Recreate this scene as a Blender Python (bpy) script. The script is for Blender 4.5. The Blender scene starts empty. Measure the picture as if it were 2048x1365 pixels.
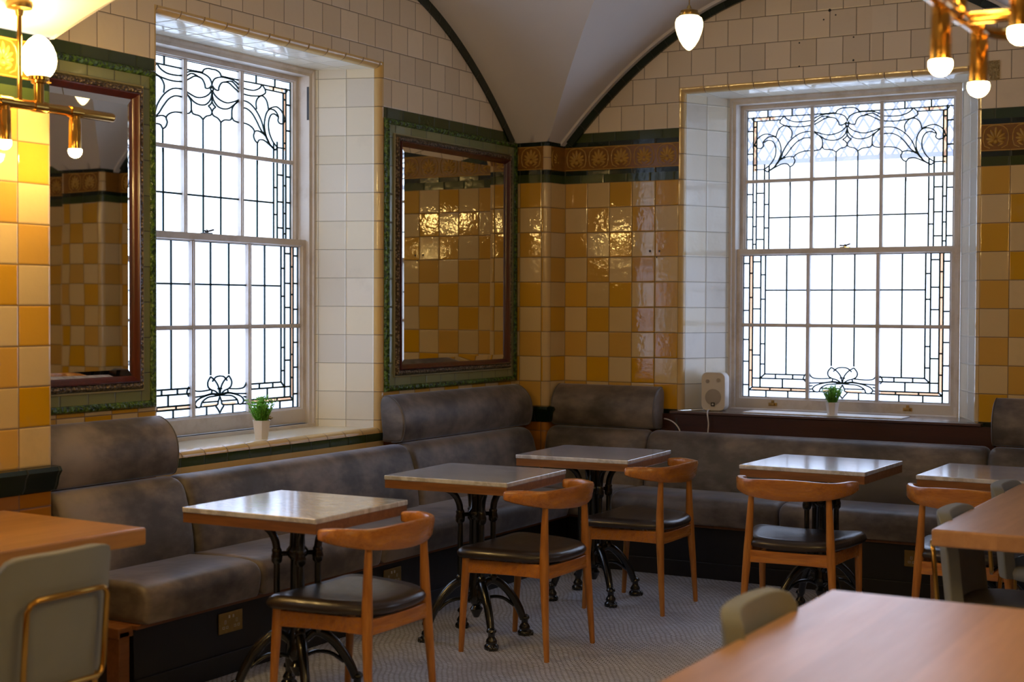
import bpy, bmesh, math, random
from mathutils import Vector, Matrix
R = math.radians
S = bpy.context.scene
COL = S.collection

# ------------------------------------------------------------ camera, light, exposure
YAW, PITCH, ROLL = 0.5227, -0.0240, 0.0037
fw = Vector((-math.sin(YAW)*math.cos(PITCH), math.cos(YAW)*math.cos(PITCH), math.sin(PITCH)))
rt0 = Vector((math.cos(YAW), math.sin(YAW), 0)); up0 = rt0.cross(fw)
rt = rt0*math.cos(ROLL) + up0*math.sin(ROLL); up = -rt0*math.sin(ROLL) + up0*math.cos(ROLL)
cd = bpy.data.cameras.new('camera'); cam = bpy.data.objects.new('camera', cd); COL.objects.link(cam)
M = Matrix((rt, up, -fw)).transposed().to_4x4(); M.translation = Vector((4.597, -8.200, 1.5137)); cam.matrix_world = M
cd.sensor_width = 36; cd.lens = 2940.95/2048*36; cd.clip_start = .05
cd.dof.use_dof = True; cd.dof.focus_distance = 7.2; cd.dof.aperture_fstop = 2.6
S.camera = cam
S.view_settings.view_transform = 'Standard'; S.view_settings.look = 'None'
S.view_settings.gamma = 1; S.view_settings.use_curve_mapping = False
S.view_settings.exposure = 0.62
W = bpy.data.worlds.new('world'); S.world = W; W.use_nodes = True
bg = W.node_tree.nodes['Background']; bg.inputs[0].default_value = (.66, .80, 1.0, 1); bg.inputs[1].default_value = 2.9
def portal(loc, rot, sx, sy):
    l = bpy.data.lights.new('daylight_portal', 'AREA'); l.shape = 'RECTANGLE'; l.size = sx; l.size_y = sy
    l.cycles.is_portal = True
    o = bpy.data.objects.new('daylight_portal', l); COL.objects.link(o); o.location = loc; o.rotation_euler = rot
portal((-.50, -2.47, 1.84), (R(90), 0, R(-90)), 1.36, 1.9)      # faces +x
portal((1.918, .50, 1.84), (R(90), 0, R(180)), 1.36, 1.9)         # faces -y
portal((5.75, .50, 1.84), (R(90), 0, R(180)), 1.36, 1.9)
portal((-.50, -6.9, 1.84), (R(90), 0, R(-90)), 1.36, 1.9)
BULB = 140.0; GLOBE = 50.0

# ------------------------------------------------------------ tags
def tag(o, label=None, cat=None, group=None, kind=None):
    if label: o['label'] = label
    if cat: o['category'] = cat
    if group: o['group'] = group
    if kind: o['kind'] = kind
    return o
def empty(name, loc=(0, 0, 0), rz=0, **k):
    o = bpy.data.objects.new(name, None); COL.objects.link(o); o.location = loc; o.rotation_euler = (0, 0, rz)
    o.empty_display_size = .05
    return tag(o, **k)
def copy_tree(o, parent=None):
    c = o.copy(); COL.objects.link(c)
    if parent: c.parent = parent
    for ch in list(o.children): copy_tree(ch, c)
    return c

# ------------------------------------------------------------ mesh builder
class MB:
    def __init__(s): s.v = []; s.f = []; s.m = []; s.uv = []
    def face(s, pts, m=0, uv=None):
        i = len(s.v); s.v += [tuple(p) for p in pts]; s.f.append(list(range(i, i+len(pts)))); s.m.append(m); s.uv.append(uv)
    def box(s, lo, hi, m=0):
        (a, b, c), (d, e, f) = lo, hi
        P = [(a,b,c),(d,b,c),(d,e,c),(a,e,c),(a,b,f),(d,b,f),(d,e,f),(a,e,f)]
        for q in ((0,3,2,1),(4,5,6,7),(0,1,5,4),(1,2,6,5),(2,3,7,6),(3,0,4,7)): s.face([P[i] for i in q], m)
    def grid(s, rings, closed=True, m=0, cap=False, uvf=None):
        n = len(rings[0])
        for a in range(len(rings)-1):
            for i in range(n if closed else n-1):
                j = (i+1) % n
                uv = None
                if uvf: uv = [uvf(a, i), uvf(a, i+1), uvf(a+1, i+1), uvf(a+1, i)]
                s.face([rings[a][i], rings[a][j], rings[a+1][j], rings[a+1][i]], m, uv)
        if cap: s.face(rings[0][::-1], m); s.face(rings[-1], m)
    def tube(s, path, rad, n=10, m=0, closed=False, sq=None):
        P = [Vector(p) for p in path]; K = len(P); rr = rad if isinstance(rad, (list, tuple)) else [rad]*K
        rings = []; prev = None
        for i, p in enumerate(P):
            if closed: t = P[(i+1) % K]-P[i-1]
            else: t = P[min(i+1, K-1)]-P[max(i-1, 0)]
            t.normalize()
            if prev is None:
                h = Vector((0, 0, 1)) if abs(t.z) < .9 else Vector((1, 0, 0))
                x = t.cross(h).normalized()
            else: x = (prev - t*prev.dot(t)).normalized()
            prev = x; y = t.cross(x)
            a_, b_ = (1, 1) if not sq else sq
            rings.append([p + x*math.cos(2*math.pi*k/n)*rr[i]*a_ + y*math.sin(2*math.pi*k/n)*rr[i]*b_ for k in range(n)])
        if closed: rings.append(rings[0])
        s.grid(rings, True, m, cap=not closed)
    def lathe(s, prof, c=(0, 0, 0), n=20, m=0, axis='z'):
        rings = []
        for r, z in prof:
            ring = []
            for k in range(n):
                a = 2*math.pi*k/n; x, y = r*math.cos(a), r*math.sin(a)
                q = (x, y, z) if axis == 'z' else ((z, x, y) if axis == 'x' else (y, z, x))
                ring.append((c[0]+q[0], c[1]+q[1], c[2]+q[2]))
            rings.append(ring)
        s.grid(rings, True, m, cap=True)
    def xf(s, mat):
        s.v = [tuple(mat @ Vector(p)) for p in s.v]; return s
    def add(s, o, mat=None):
        i = len(s.v); s.v += [tuple(mat @ Vector(p)) if mat else p for p in o.v]
        s.f += [[k+i for k in f] for f in o.f]; s.m += o.m; s.uv += o.uv
    def build(s, name, mats, parent=None, smooth=True, ang=38, bevel=0, seg=2, sub=0, **k):
        me = bpy.data.meshes.new(name); me.from_pydata(s.v, [], s.f)
        mats = mats if isinstance(mats, (list, tuple)) else [mats]
        for m in mats: me.materials.append(m)
        if any(u for u in s.uv):
            L = me.uv_layers.new(name='UVMap'); li = 0
            for f, u in zip(s.f, s.uv):
                for q in range(len(f)):
                    L.data[li].uv = u[q] if u else (0.5, 0.5)
                    li += 1
        for p, m in zip(me.polygons, s.m): p.material_index = m
        b = bmesh.new(); b.from_mesh(me)
        bmesh.ops.remove_doubles(b, verts=b.verts, dist=2e-5)
        bmesh.ops.recalc_face_normals(b, faces=b.faces) if k.pop('recalc', True) else None
        for f in b.faces: f.smooth = smooth
        for e in b.edges:
            if len(e.link_faces) == 2: e.smooth = e.calc_face_angle(0) < R(ang)
        b.to_mesh(me); b.free()
        o = bpy.data.objects.new(name, me); COL.objects.link(o)
        if parent: o.parent = parent
        if bevel:
            md = o.modifiers.new('bevel', 'BEVEL'); md.width = bevel; md.segments = seg; md.limit_method = 'ANGLE'; md.angle_limit = R(40)
            md.harden_normals = False
        if sub:
            md = o.modifiers.new('sub', 'SUBSURF'); md.levels = sub; md.render_levels = sub
        return tag(o, **k)

def bez(pts, n=8):
    """Catmull-Rom through pts"""
    P = [Vector(p) for p in pts]; out = []
    for i in range(len(P)-1):
        p0 = P[max(i-1, 0)]; p1 = P[i]; p2 = P[i+1]; p3 = P[min(i+2, len(P)-1)]
        for k in range(n):
            t = k/n
            out.append(.5*((2*p1) + (p2-p0)*t + (2*p0-5*p1+4*p2-p3)*t*t + (3*p1-p0-3*p2+p3)*t**3))
    out.append(P[-1]); return out

# ------------------------------------------------------------ materials
class NT:
    def __init__(s, name):
        s.mat = bpy.data.materials.new(name); s.mat.use_nodes = True; s.t = s.mat.node_tree; s.n = s.t.nodes; s.l = s.t.links
        s.b = s.n['Principled BSDF']; s.out = s.n['Material Output']
    def node(s, ty, **k):
        n = s.n.new(ty)
        for a, v in k.items(): setattr(n, a, v)
        return n
    def put(s, inp, v):
        if hasattr(v, 'is_output') or isinstance(v, bpy.types.NodeSocket): s.l.new(v, inp)
        elif v is not None:
            try: inp.default_value = v
            except Exception: inp.default_value = (*v, 1)
    def math(s, op, a, b=None, c=None):
        n = s.node('ShaderNodeMath', operation=op); s.put(n.inputs[0], a)
        if b is not None: s.put(n.inputs[1], b)
        if c is not None: s.put(n.inputs[2], c)
        return n.outputs[0]
    def mix(s, f, a, b):
        n = s.node('ShaderNodeMix', data_type='RGBA'); s.put(n.inputs[0], f); s.put(n.inputs[6], a); s.put(n.inputs[7], b); return n.outputs[2]
    def rng(s, v, a, b, c=0, d=1, smooth=False):
        n = s.node('ShaderNodeMapRange'); n.interpolation_type = 'SMOOTHSTEP' if smooth else 'LINEAR'
        for i, x in enumerate((v, a, b, c, d)): s.put(n.inputs[i], x)
        return n.outputs[0]
    def co(s, which='Object'): return s.node('ShaderNodeTexCoord').outputs[which]
    def noise(s, vec, scale, detail=3, rough=.5, out=0):
        n = s.node('ShaderNodeTexNoise'); s.put(n.inputs['Vector'], vec); n.inputs['Scale'].default_value = scale
        n.inputs['Detail'].default_value = detail; n.inputs['Roughness'].default_value = rough; return n.outputs[out]
    def mapping(s, vec, scale=(1, 1, 1), rot=(0, 0, 0), loc=(0, 0, 0)):
        n = s.node('ShaderNodeMapping'); s.put(n.inputs[0], vec); n.inputs['Scale'].default_value = scale
        n.inputs['Rotation'].default_value = rot; n.inputs['Location'].default_value = loc; return n.outputs[0]
    def bump(s, h, dist=1, strength=1, nrm=None):
        n = s.node('ShaderNodeBump'); n.inputs['Distance'].default_value = dist; n.inputs['Strength'].default_value = strength
        s.put(n.inputs['Height'], h)
        if nrm: s.l.new(nrm, n.inputs['Normal'])
        s.l.new(n.outputs[0], s.b.inputs['Normal']); return n.outputs[0]
    def set(s, **k):
        for a, v in k.items():
            s.put(s.b.inputs[{'color': 'Base Color', 'rough': 'Roughness', 'metal': 'Metallic', 'coat': 'Coat Weight', 'spec': 'Specular IOR Level', 'coatr': 'Coat Roughness'}.get(a, a)], v)
        return s.mat
def c4(c): return (*c, 1)
def simple(name, col, rough=.5, metal=0, coat=0, var=.08, scale=12, bump=0, bscale=60, spec=.5):
    n = NT(name); f = n.noise(n.co(), scale, 4)
    col2 = tuple(x*(1-var*2) for x in col)
    n.set(color=n.mix(f, c4(col), c4(col2)), rough=rough, metal=metal, coat=coat, spec=spec)
    if bump: n.bump(n.noise(n.co(), bscale, 3), bump)
    return n.mat

def tile(name, a, b, mode='stack', grout=(.20, .15, .09), gw=.011, rough=.055, var=.08, tilt=.0010, wob=.0007, dirt=.25):
    """glazed wall tile: UVs in tile units; joint lines, per-tile shade, slightly wavy glaze"""
    n = NT(name); uv = n.node('ShaderNodeUVMap').outputs[0]
    sep = n.node('ShaderNodeSeparateXYZ'); n.l.new(uv, sep.inputs[0]); u, v = sep.outputs[0], sep.outputs[1]
    fv = n.math('FLOOR', v)
    if mode == 'bond': u = n.math('ADD', u, n.math('MULTIPLY', n.math('FLOORED_MODULO', fv, 2), .5))
    fu = n.math('FLOOR', u); x = n.math('SUBTRACT', u, fu); y = n.math('SUBTRACT', v, fv)
    ex = n.math('MINIMUM', x, n.math('SUBTRACT', 1, x)); ey = n.math('MINIMUM', y, n.math('SUBTRACT', 1, y))
    if mode == 'vonly': e = ey
    else: e = n.math('MINIMUM', ex, ey)
    g = n.rng(e, gw, gw*1.8, 1, 0)
    cell = n.node('ShaderNodeCombineXYZ'); n.l.new(fu, cell.inputs[0]); n.l.new(fv, cell.inputs[1])
    wn = n.node('ShaderNodeTexWhiteNoise'); wn.noise_dimensions = '3D'; n.l.new(cell.outputs[0], wn.inputs[0])
    sc = n.node('ShaderNodeSeparateColor'); n.l.new(wn.outputs[1], sc.inputs[0])
    ca = c4(a); cb = c4(b) if b else ca
    if mode == 'check':
        k = n.math('FLOORED_MODULO', n.math('ADD', fu, fv), 2); base = n.mix(k, ca, cb)
    else: base = n.mix(sc.outputs[2], ca, cb)
    hv = n.node('ShaderNodeHueSaturation'); n.l.new(base, hv.inputs['Color'])
    n.l.new(n.rng(sc.outputs[0], 0, 1, 1-var, 1+var*.7), hv.inputs['Value']); n.l.new(n.rng(sc.outputs[1], 0, 1, .93, 1.07), hv.inputs['Saturation'])
    ob = n.co(); st = n.noise(ob, 5.5, 5, .6)
    dm = n.math('MULTIPLY', n.rng(st, .55, .8, 0, 1, True), dirt)
    col = n.mix(dm, hv.outputs[0], c4(tuple(q*.62 for q in (a if not b else b))))
    col = n.mix(g, col, c4(grout))
    n.set(color=col, rough=n.rng(g, 0, 1, rough, .7), spec=.55)
    h = n.math('ADD', n.math('MULTIPLY', n.math('SUBTRACT', x, .5), n.math('MULTIPLY', n.math('SUBTRACT', sc.outputs[0], .5), tilt*2)),
               n.math('MULTIPLY', n.math('SUBTRACT', y, .5), n.math('MULTIPLY', n.math('SUBTRACT', sc.outputs[1], .5), tilt*2)))
    h = n.math('ADD', h, n.math('MULTIPLY', n.noise(ob, 26, 2), wob))
    h = n.math('ADD', h, n.math('MULTIPLY', n.rng(e, 0, .05, 0, 1, True), .0012))
    n.bump(h, 1)
    return n.mat

CH = tile('glazed_check_tile', (.62, .335, .042), (.66, .48, .23), 'check', grout=(.20, .12, .04))
WT = tile('cream_wall_tile', (.74, .62, .45), (.70, .58, .42), 'bond', rough=.22, grout=(.16, .12, .08), gw=.009)
RV = tile('white_reveal_tile', (.82, .77, .62), (.74, .72, .66), 'stack', rough=.12, grout=(.30, .28, .22), gw=.007)
BN = tile('bullnose_tile', (.64, .42, .16), (.62, .44, .20), 'vonly', rough=.10, grout=(.18, .12, .06), gw=.010)
GR = tile('dark_green_tile', (.030, .048, .012), (.045, .060, .018), 'stack', grout=(.02, .03, .01), rough=.12)
BK = tile('black_green_tile', (.005, .011, .007), (.008, .018, .010), 'stack', grout=(.02, .02, .015), rough=.12)
OR = tile('orange_brown_tile', (.34, .13, .022), (.40, .16, .03), 'stack', grout=(.15, .07, .03), rough=.15)
PG = tile('pale_olive_tile', (.20, .22, .10), (.25, .26, .13), 'stack', grout=(.07, .07, .04), rough=.12)

def m_plaster():
    n = NT('ceiling_plaster'); o = n.co(); n.set(color=n.mix(n.noise(o, 3, 4), c4((.70, .66, .64)), c4((.66, .62, .60))), rough=.75)
    n.bump(n.noise(o, 90, 3), .0006); return n.mat
PL = m_plaster()
def m_wood(name, c1, c2, rough=.35, scale=1, axis='x', coat=0.0, plank=0):
    n = NT(name); o = n.co()
    sc = {'x': (1.2, 14, 14), 'y': (14, 1.2, 14), 'z': (14, 14, 1.2)}[axis]
    m = n.mapping(o, tuple(q*scale for q in sc)); f = n.noise(m, 2.2, 6, .65); f2 = n.noise(m, 9, 3, .5)
    g = n.math('ADD', n.math('MULTIPLY', f, .75), n.math('MULTIPLY', f2, .25))
    col = n.mix(n.rng(g, .32, .68), c4(c1), c4(c2))
    if plank:
        sp = n.node('ShaderNodeSeparateXYZ'); n.l.new(o, sp.inputs[0]); w = n.math('DIVIDE', sp.outputs[0 if axis == 'y' else 1], plank)
        wn = n.node('ShaderNodeTexWhiteNoise'); wn.noise_dimensions = '1D'; n.l.new(n.math('FLOOR', w), wn.inputs[1])
        col = n.mix(n.math('MULTIPLY', wn.outputs[0], .35), col, c4(tuple(q*.6 for q in c2)))
    n.set(color=col, rough=n.rng(f, 0, 1, rough*.8, rough*1.2), coat=coat, coatr=.28)
    n.bump(g, .0006); return n.mat
CHW = m_wood('honey_oak', (.60, .26, .055), (.30, .095, .014), .32, 1.3, 'z', .15)
CHB = m_wood('honey_oak_back', (.62, .26, .055), (.30, .090, .014), .28, 1.3, 'x', .25)
EDG = m_wood('table_edge_wood', (.28, .115, .035), (.15, .055, .016), .4, 1.4, 'x')
TOPW = m_wood('oak_table_top', (.60, .33, .16), (.46, .23, .10), .38, .7, 'y', .45, .11)
TOPX = m_wood('oak_table_top_left', (.58, .30, .10), (.42, .19, .05), .3, .7, 'y', .25, .11)
MAH = m_wood('dark_mahogany', (.055, .012, .006), (.025, .006, .004), .22, 1, 'x', .3)
FRW = m_wood('red_brown_frame_wood', (.085, .012, .005), (.040, .006, .003), .18, 1.2, 'z', .5)
SILW = m_wood('sill_wood', (.10, .05, .045), (.06, .03, .028), .14, .8, 'x', .6)
BASE = simple('black_plinth', (.006, .004, .006), .45, var=.2)
BENCHW = m_wood('bench_underframe_wood', (.20, .075, .02), (.12, .04, .01), .45, 1, 'y')
IRON = simple('cast_iron_black', (.008, .009, .011), .24, metal=.0, coat=.5, var=.1, bump=.0006, bscale=120)
BRASS = simple('polished_brass', (.60, .33, .070), .16, metal=1, var=.12, scale=9)
BRASSD = simple('aged_brass', (.42, .27, .09), .33, metal=1, var=.2, scale=40)
def m_window_paint():
    n = NT('white_window_paint'); o = n.co(); n.set(color=n.mix(n.rng(n.noise(o, 7, 5, .65), .5, .75), c4((.66, .61, .57)), c4((.50, .43, .37))), rough=.38)
    n.bump(n.noise(o, 40, 3), .0004); return n.mat
WP = m_window_paint()
LEAD = simple('lead_came', (.012, .045, .050), .45, metal=.4, var=.1)
def m_glass(frost):
    n = NT('leaded_glass_lower' if frost else 'leaded_glass_upper'); o = n.co()
    tr = n.node('ShaderNodeBsdfTransparent'); gl = n.node('ShaderNodeBsdfGlossy'); gl.inputs['Roughness'].default_value = .12
    tl = n.node('ShaderNodeBsdfTranslucent'); m1 = n.node('ShaderNodeMixShader'); m2 = n.node('ShaderNodeMixShader')
    tint = n.mix(n.noise(n.mapping(o, (1, 1, .5)), 3.0, 3), c4((.97, .97, .98)), c4((.84, .87, .93) if frost else (.94, .95, .97)))
    n.l.new(tint, tr.inputs[0]); tl.inputs[0].default_value = (.80, .80, .88, 1)
    bp = n.node('ShaderNodeBump'); bp.inputs['Distance'].default_value = .0015; n.l.new(n.noise(o, 60, 2), bp.inputs['Height'])
    n.l.new(bp.outputs[0], gl.inputs['Normal'])
    m1.inputs[0].default_value = .45 if frost else .14; n.l.new(tr.outputs[0], m1.inputs[1]); n.l.new(tl.outputs[0], m1.inputs[2])
    m2.inputs[0].default_value = .06; n.l.new(m1.outputs[0], m2.inputs[1]); n.l.new(gl.outputs[0], m2.inputs[2])
    n.l.new(m2.outputs[0], n.out.inputs['Surface']); return n.mat
GLU, GLL = m_glass(False), m_glass(True)
def m_amber_glass():
    n = NT('pale_amber_glass'); tr = n.node('ShaderNodeBsdfTransparent'); tr.inputs[0].default_value = (.95, .68, .50, 1)
    tl = n.node('ShaderNodeBsdfTranslucent'); tl.inputs[0].default_value = (.9, .7, .55, 1); m1 = n.node('ShaderNodeMixShader'); m1.inputs[0].default_value = .2
    n.l.new(tr.outputs[0], m1.inputs[1]); n.l.new(tl.outputs[0], m1.inputs[2]); n.l.new(m1.outputs[0], n.out.inputs['Surface']); return n.mat
AMB = m_amber_glass()
def m_mirror():
    n = NT('mirror_glass'); n.set(color=(.80, .78, .70, 1), metal=1.0, rough=.015)
    n.bump(n.noise(n.co(), 3, 1), .0004); return n.mat
MIR = m_mirror()
def m_velvet(name, c1, c2):
    n = NT(name); o = n.co()
    f = n.noise(o, 2.3, 4, .55); g = n.noise(n.mapping(o, (2, 2, 4)), 5, 4, .6)
    k = n.rng(n.math('ADD', n.math('MULTIPLY', f, .72), n.math('MULTIPLY', g, .28)), .38, .66, 0, 1, True)
    n.set(color=n.mix(k, c4(c1), c4(c2)), rough=.5, spec=.55)
    n.b.inputs['Sheen Weight'].default_value = 1.0; n.b.inputs['Sheen Roughness'].default_value = .3
    n.b.inputs['Sheen Tint'].default_value = (.62, .72, 1.0, 1)
    h = n.math('ADD', n.math('MULTIPLY', n.noise(o, 4.5, 3), .012), n.math('MULTIPLY', n.noise(o, 260, 2), .0006))
    n.bump(h, .6); return n.mat
VEL = m_velvet('grey_taupe_velvet', (.055, .043, .034), (.23, .18, .145))
PIPE = simple('velvet_piping', (.11, .10, .10), .6)
def m_marble():
    n = NT('grey_veined_marble'); o = n.co()
    w = n.noise(n.mapping(o, (1.2, 3.2, 1)), 2.2, 8, .68); v = n.rng(n.math('ABSOLUTE', n.math('SUBTRACT', w, .5)), 0, .05, 1, 0, True)
    w2 = n.noise(n.mapping(o, (2, 6, 1), rot=(0, 0, .5)), 5, 8, .7)
    col = n.mix(n.rng(w2, .38, .66), c4((.72, .75, .84)), c4((.48, .49, .56)))
    col = n.mix(n.math('MULTIPLY', v, .4), col, c4((.20, .18, .20)))
    n.set(color=col, rough=n.rng(w2, .3, .7, .14, .22), coat=.9, coatr=.13); return n.mat
MARB = m_marble()
LEA = simple('brown_black_leather', (.030, .021, .018), .32, var=.15, scale=8, bump=.0012, bscale=30, coat=.15)
def m_floor():
    n = NT('mosaic_floor'); o = n.co()
    wv = n.noise(o, 1.2, 2, .5, 1); add = n.node('ShaderNodeVectorMath', operation='MULTIPLY_ADD'); n.l.new(wv, add.inputs[0]); add.inputs[1].default_value = (.22, .22, 0); n.l.new(o, add.inputs[2])
    m = n.mapping(add.outputs[0], (1, 1, 1), rot=(0, 0, R(8)))
    b = n.node('ShaderNodeTexBrick'); n.l.new(m, b.inputs['Vector']); b.inputs['Scale'].default_value = 1
    b.inputs['Brick Width'].default_value = .030; b.inputs['Row Height'].default_value = .0155; b.inputs['Mortar Size'].default_value = .0022
    b.inputs['Mortar Smooth'].default_value = .2
    b.inputs['Color1'].default_value = (.74, .77, .88, 1); b.inputs['Color2'].default_value = (.56, .59, .70, 1); b.inputs['Mortar'].default_value = (.070, .055, .048, 1)
    d = n.noise(o, 2.2, 5, .6)
    n.set(color=n.mix(n.rng(d, .5, .75, 0, .45), b.outputs[0], c4((.16, .12, .10))), rough=.42)
    n.bump(n.math('SUBTRACT', 1, b.outputs[1]), .0015); return n.mat
FLO = m_floor()
AMB1 = simple('amber_glaze_relief', (.62, .35, .06), .14, var=.2, scale=30)
AMB2 = simple('brown_glaze_ground', (.30, .125, .018), .2, var=.2, scale=30)
def m_rope():
    n = NT('green_leaf_moulding'); o = n.co(); v = n.node('ShaderNodeTexVoronoi'); n.l.new(n.mapping(o, (1, 1, 1)), v.inputs['Vector']); v.inputs['Scale'].default_value = 60
    w = n.noise(o, 55, 4, .6)
    n.set(color=n.mix(n.rng(w, .42, .62), c4((.014, .038, .004)), c4((.085, .16, .016))), rough=.15)
    n.bump(n.math('ADD', n.math('MULTIPLY', v.outputs[0], .6), n.math('MULTIPLY', w, .5)), .012); return n.mat
ROPE = m_rope()
def m_carved():
    n = NT('carved_bronze_moulding'); o = n.co(); v = n.node('ShaderNodeTexVoronoi'); n.l.new(o, v.inputs['Vector']); v.inputs['Scale'].default_value = 75
    n.set(color=n.mix(n.rng(v.outputs[0], .2, .6), c4((.30, .22, .14)), c4((.05, .032, .018))), rough=.3)
    n.bump(v.outputs[0], -.01); return n.mat
CARV = m_carved()
BEAD = simple('pale_bead_glaze', (.40, .36, .20), .15)
WHP = simple('white_plastic', (.62, .56, .48), .45, var=.03)
WHP2 = simple('white_grille', (.36, .31, .26), .6, var=.05, bump=.0015, bscale=500)
BLKP = simple('black_plastic', (.012, .010, .010), .4)
POT = simple('white_ceramic', (.72, .68, .66), .35, var=.03)
def m_leaf():
    n = NT('artificial_grass_leaf'); o = n.co(); col = n.mix(n.noise(o, 60, 3), c4((.34, .66, .10)), c4((.12, .36, .03))); n.set(color=col, rough=.45)
    tl = n.node('ShaderNodeBsdfTranslucent'); n.l.new(col, tl.inputs[0]); m = n.node('ShaderNodeMixShader'); m.inputs[0].default_value = .5
    n.l.new(n.b.outputs[0], m.inputs[1]); n.l.new(tl.outputs[0], m.inputs[2]); n.l.new(m.outputs[0], n.out.inputs['Surface']); return n.mat
LEAF = m_leaf()
GREY = simple('blue_grey_upholstery', (.23, .235, .21), .7, var=.06, bump=.0006, bscale=300)
TRELL = simple('grey_trellis_wood', (.27, .29, .42), .7)
BOARD = simple('white_board', (.75, .72, .68), .4, var=.02)
def emis(name, col, st):
    n = NT(name); e = n.node('ShaderNodeEmission'); e.inputs[0].default_value = (*col, 1); e.inputs[1].default_value = st
    n.l.new(e.outputs[0], n.out.inputs['Surface']); return n.mat
def m_globe():
    n = NT('opal_glass_globe'); o = n.co('Generated'); sp = n.node('ShaderNodeSeparateXYZ'); n.l.new(o, sp.inputs[0])
    e = n.node('ShaderNodeEmission'); e.inputs[0].default_value = (1, .67, .24, 1); e.inputs[1].default_value = GLOBE
    n.l.new(e.outputs[0], n.out.inputs['Surface']); return n.mat
EB = emis('warm_bulb', (1, .67, .24), BULB); EG = m_globe(); EP = emis('pendant_opal_glass', (1, .74, .36), 2.6)

# ------------------------------------------------------------ room shell
T = .1545; Z0 = 2.28
def vv(z): return (Z0-z)/T
XMAX, YMIN, ZT = 7.6, -11.0, 3.7
ub = lambda x: (x-1.029)/T + 5
ur = lambda x: (x-2.805)/T + 12
zones = [(0, .70, 5), (.70, .79, 5), (.79, .89, 4), (.89, 2.28, 0), (2.28, 2.33, 3), (2.33, 2.359, 4), (2.359, 2.506, 6), (2.506, 2.534, 4), (2.534, 2.589, 3), (2.589, ZT, 1)]
WM = [CH, WT, RV, GR, BK, OR, AMB2, BN]
def wall(name, P, spans, holes=(), cut=()):
    """P(s,z) world point, spans [(s0,s1,ufun)], holes [(s0,s1,z0,z1)]"""
    b = MB()
    for s0, s1, uf in spans:
        ss = sorted(set([s0, s1] + [h for H in holes for h in H[:2] if s0 < h < s1]))
        zs = sorted(set([z for q in zones for z in q[:2]] + [h for H in holes for h in H[2:]]))
        for i in range(len(ss)-1):
            for j in range(len(zs)-1):
                a, c, lo, hi = ss[i], ss[i+1], zs[j], zs[j+1]; ms, mz = (a+c)/2, (lo+hi)/2
                if any(H[0] < ms < H[1] and H[2] < mz < H[3] for H in holes): continue
                m = [q[2] for q in zones if q[0] <= mz < q[1]][0]
                k = 1.0
                uv = [(uf(a), vv(lo)), (uf(c), vv(lo)), (uf(c), vv(hi)), (uf(a), vv(hi))]
                if m == 3 and mz < 2.34: uv = [(uf(q)*.98+.3, .08 if w == 0 else .92) for q, w in ((a, 0), (c, 0), (c, 1), (a, 1))]
                if m == 3 and mz > 2.5: uv = [(uf(q)*.98+.8, .08 if w == 0 else .92) for q, w in ((a, 0), (c, 0), (c, 1), (a, 1))]
                if m == 4: uv = [(uf(q), .08 if w == 0 else .92) for q, w in ((a, 0), (c, 0), (c, 1), (a, 1))]
                b.face([P(a, lo), P(c, lo), P(c, hi), P(a, hi)], m, uv)
    return b.build(name, WM, smooth=False, kind='structure', recalc=False)

# window specs: centre, wall half left, wall half right, bottom
W1 = dict(c=-2.47, L=.902, Rr=.846, zb=.82, zi=.85)
W2 = dict(c=1.918, L=.889, Rr=.887, zb=.885, zi=.885)
W3 = dict(c=5.75, L=.889, Rr=.887, zb=.885, zi=.885)
W4 = dict(c=-6.9, L=.889, Rr=.889, zb=.82, zi=.85)
ZTOP = 2.83
hl = lambda w: (w['c']-w['L'], w['c']+w['Rr'], w['zb'], ZTOP)
wall('wall_left', lambda s, z: (0, s, z), [(-4.17, 0, lambda y: (y+1.624)/T), (YMIN, -4.75, lambda y: (y+1.624)/T)], [hl(W1), hl(W4)])
wall('wall_back', lambda s, z: (s, 0, z), [(.24, 2.2, ub), (2.2, XMAX, ur)], [hl(W2), hl(W3)])
wall('wall_right', lambda s, z: (XMAX, -s, z), [(0, -YMIN, lambda y: y/T)])
wall('wall_front', lambda s, z: (XMAX-s, YMIN, z), [(0, XMAX, lambda y: y/T)])
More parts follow.
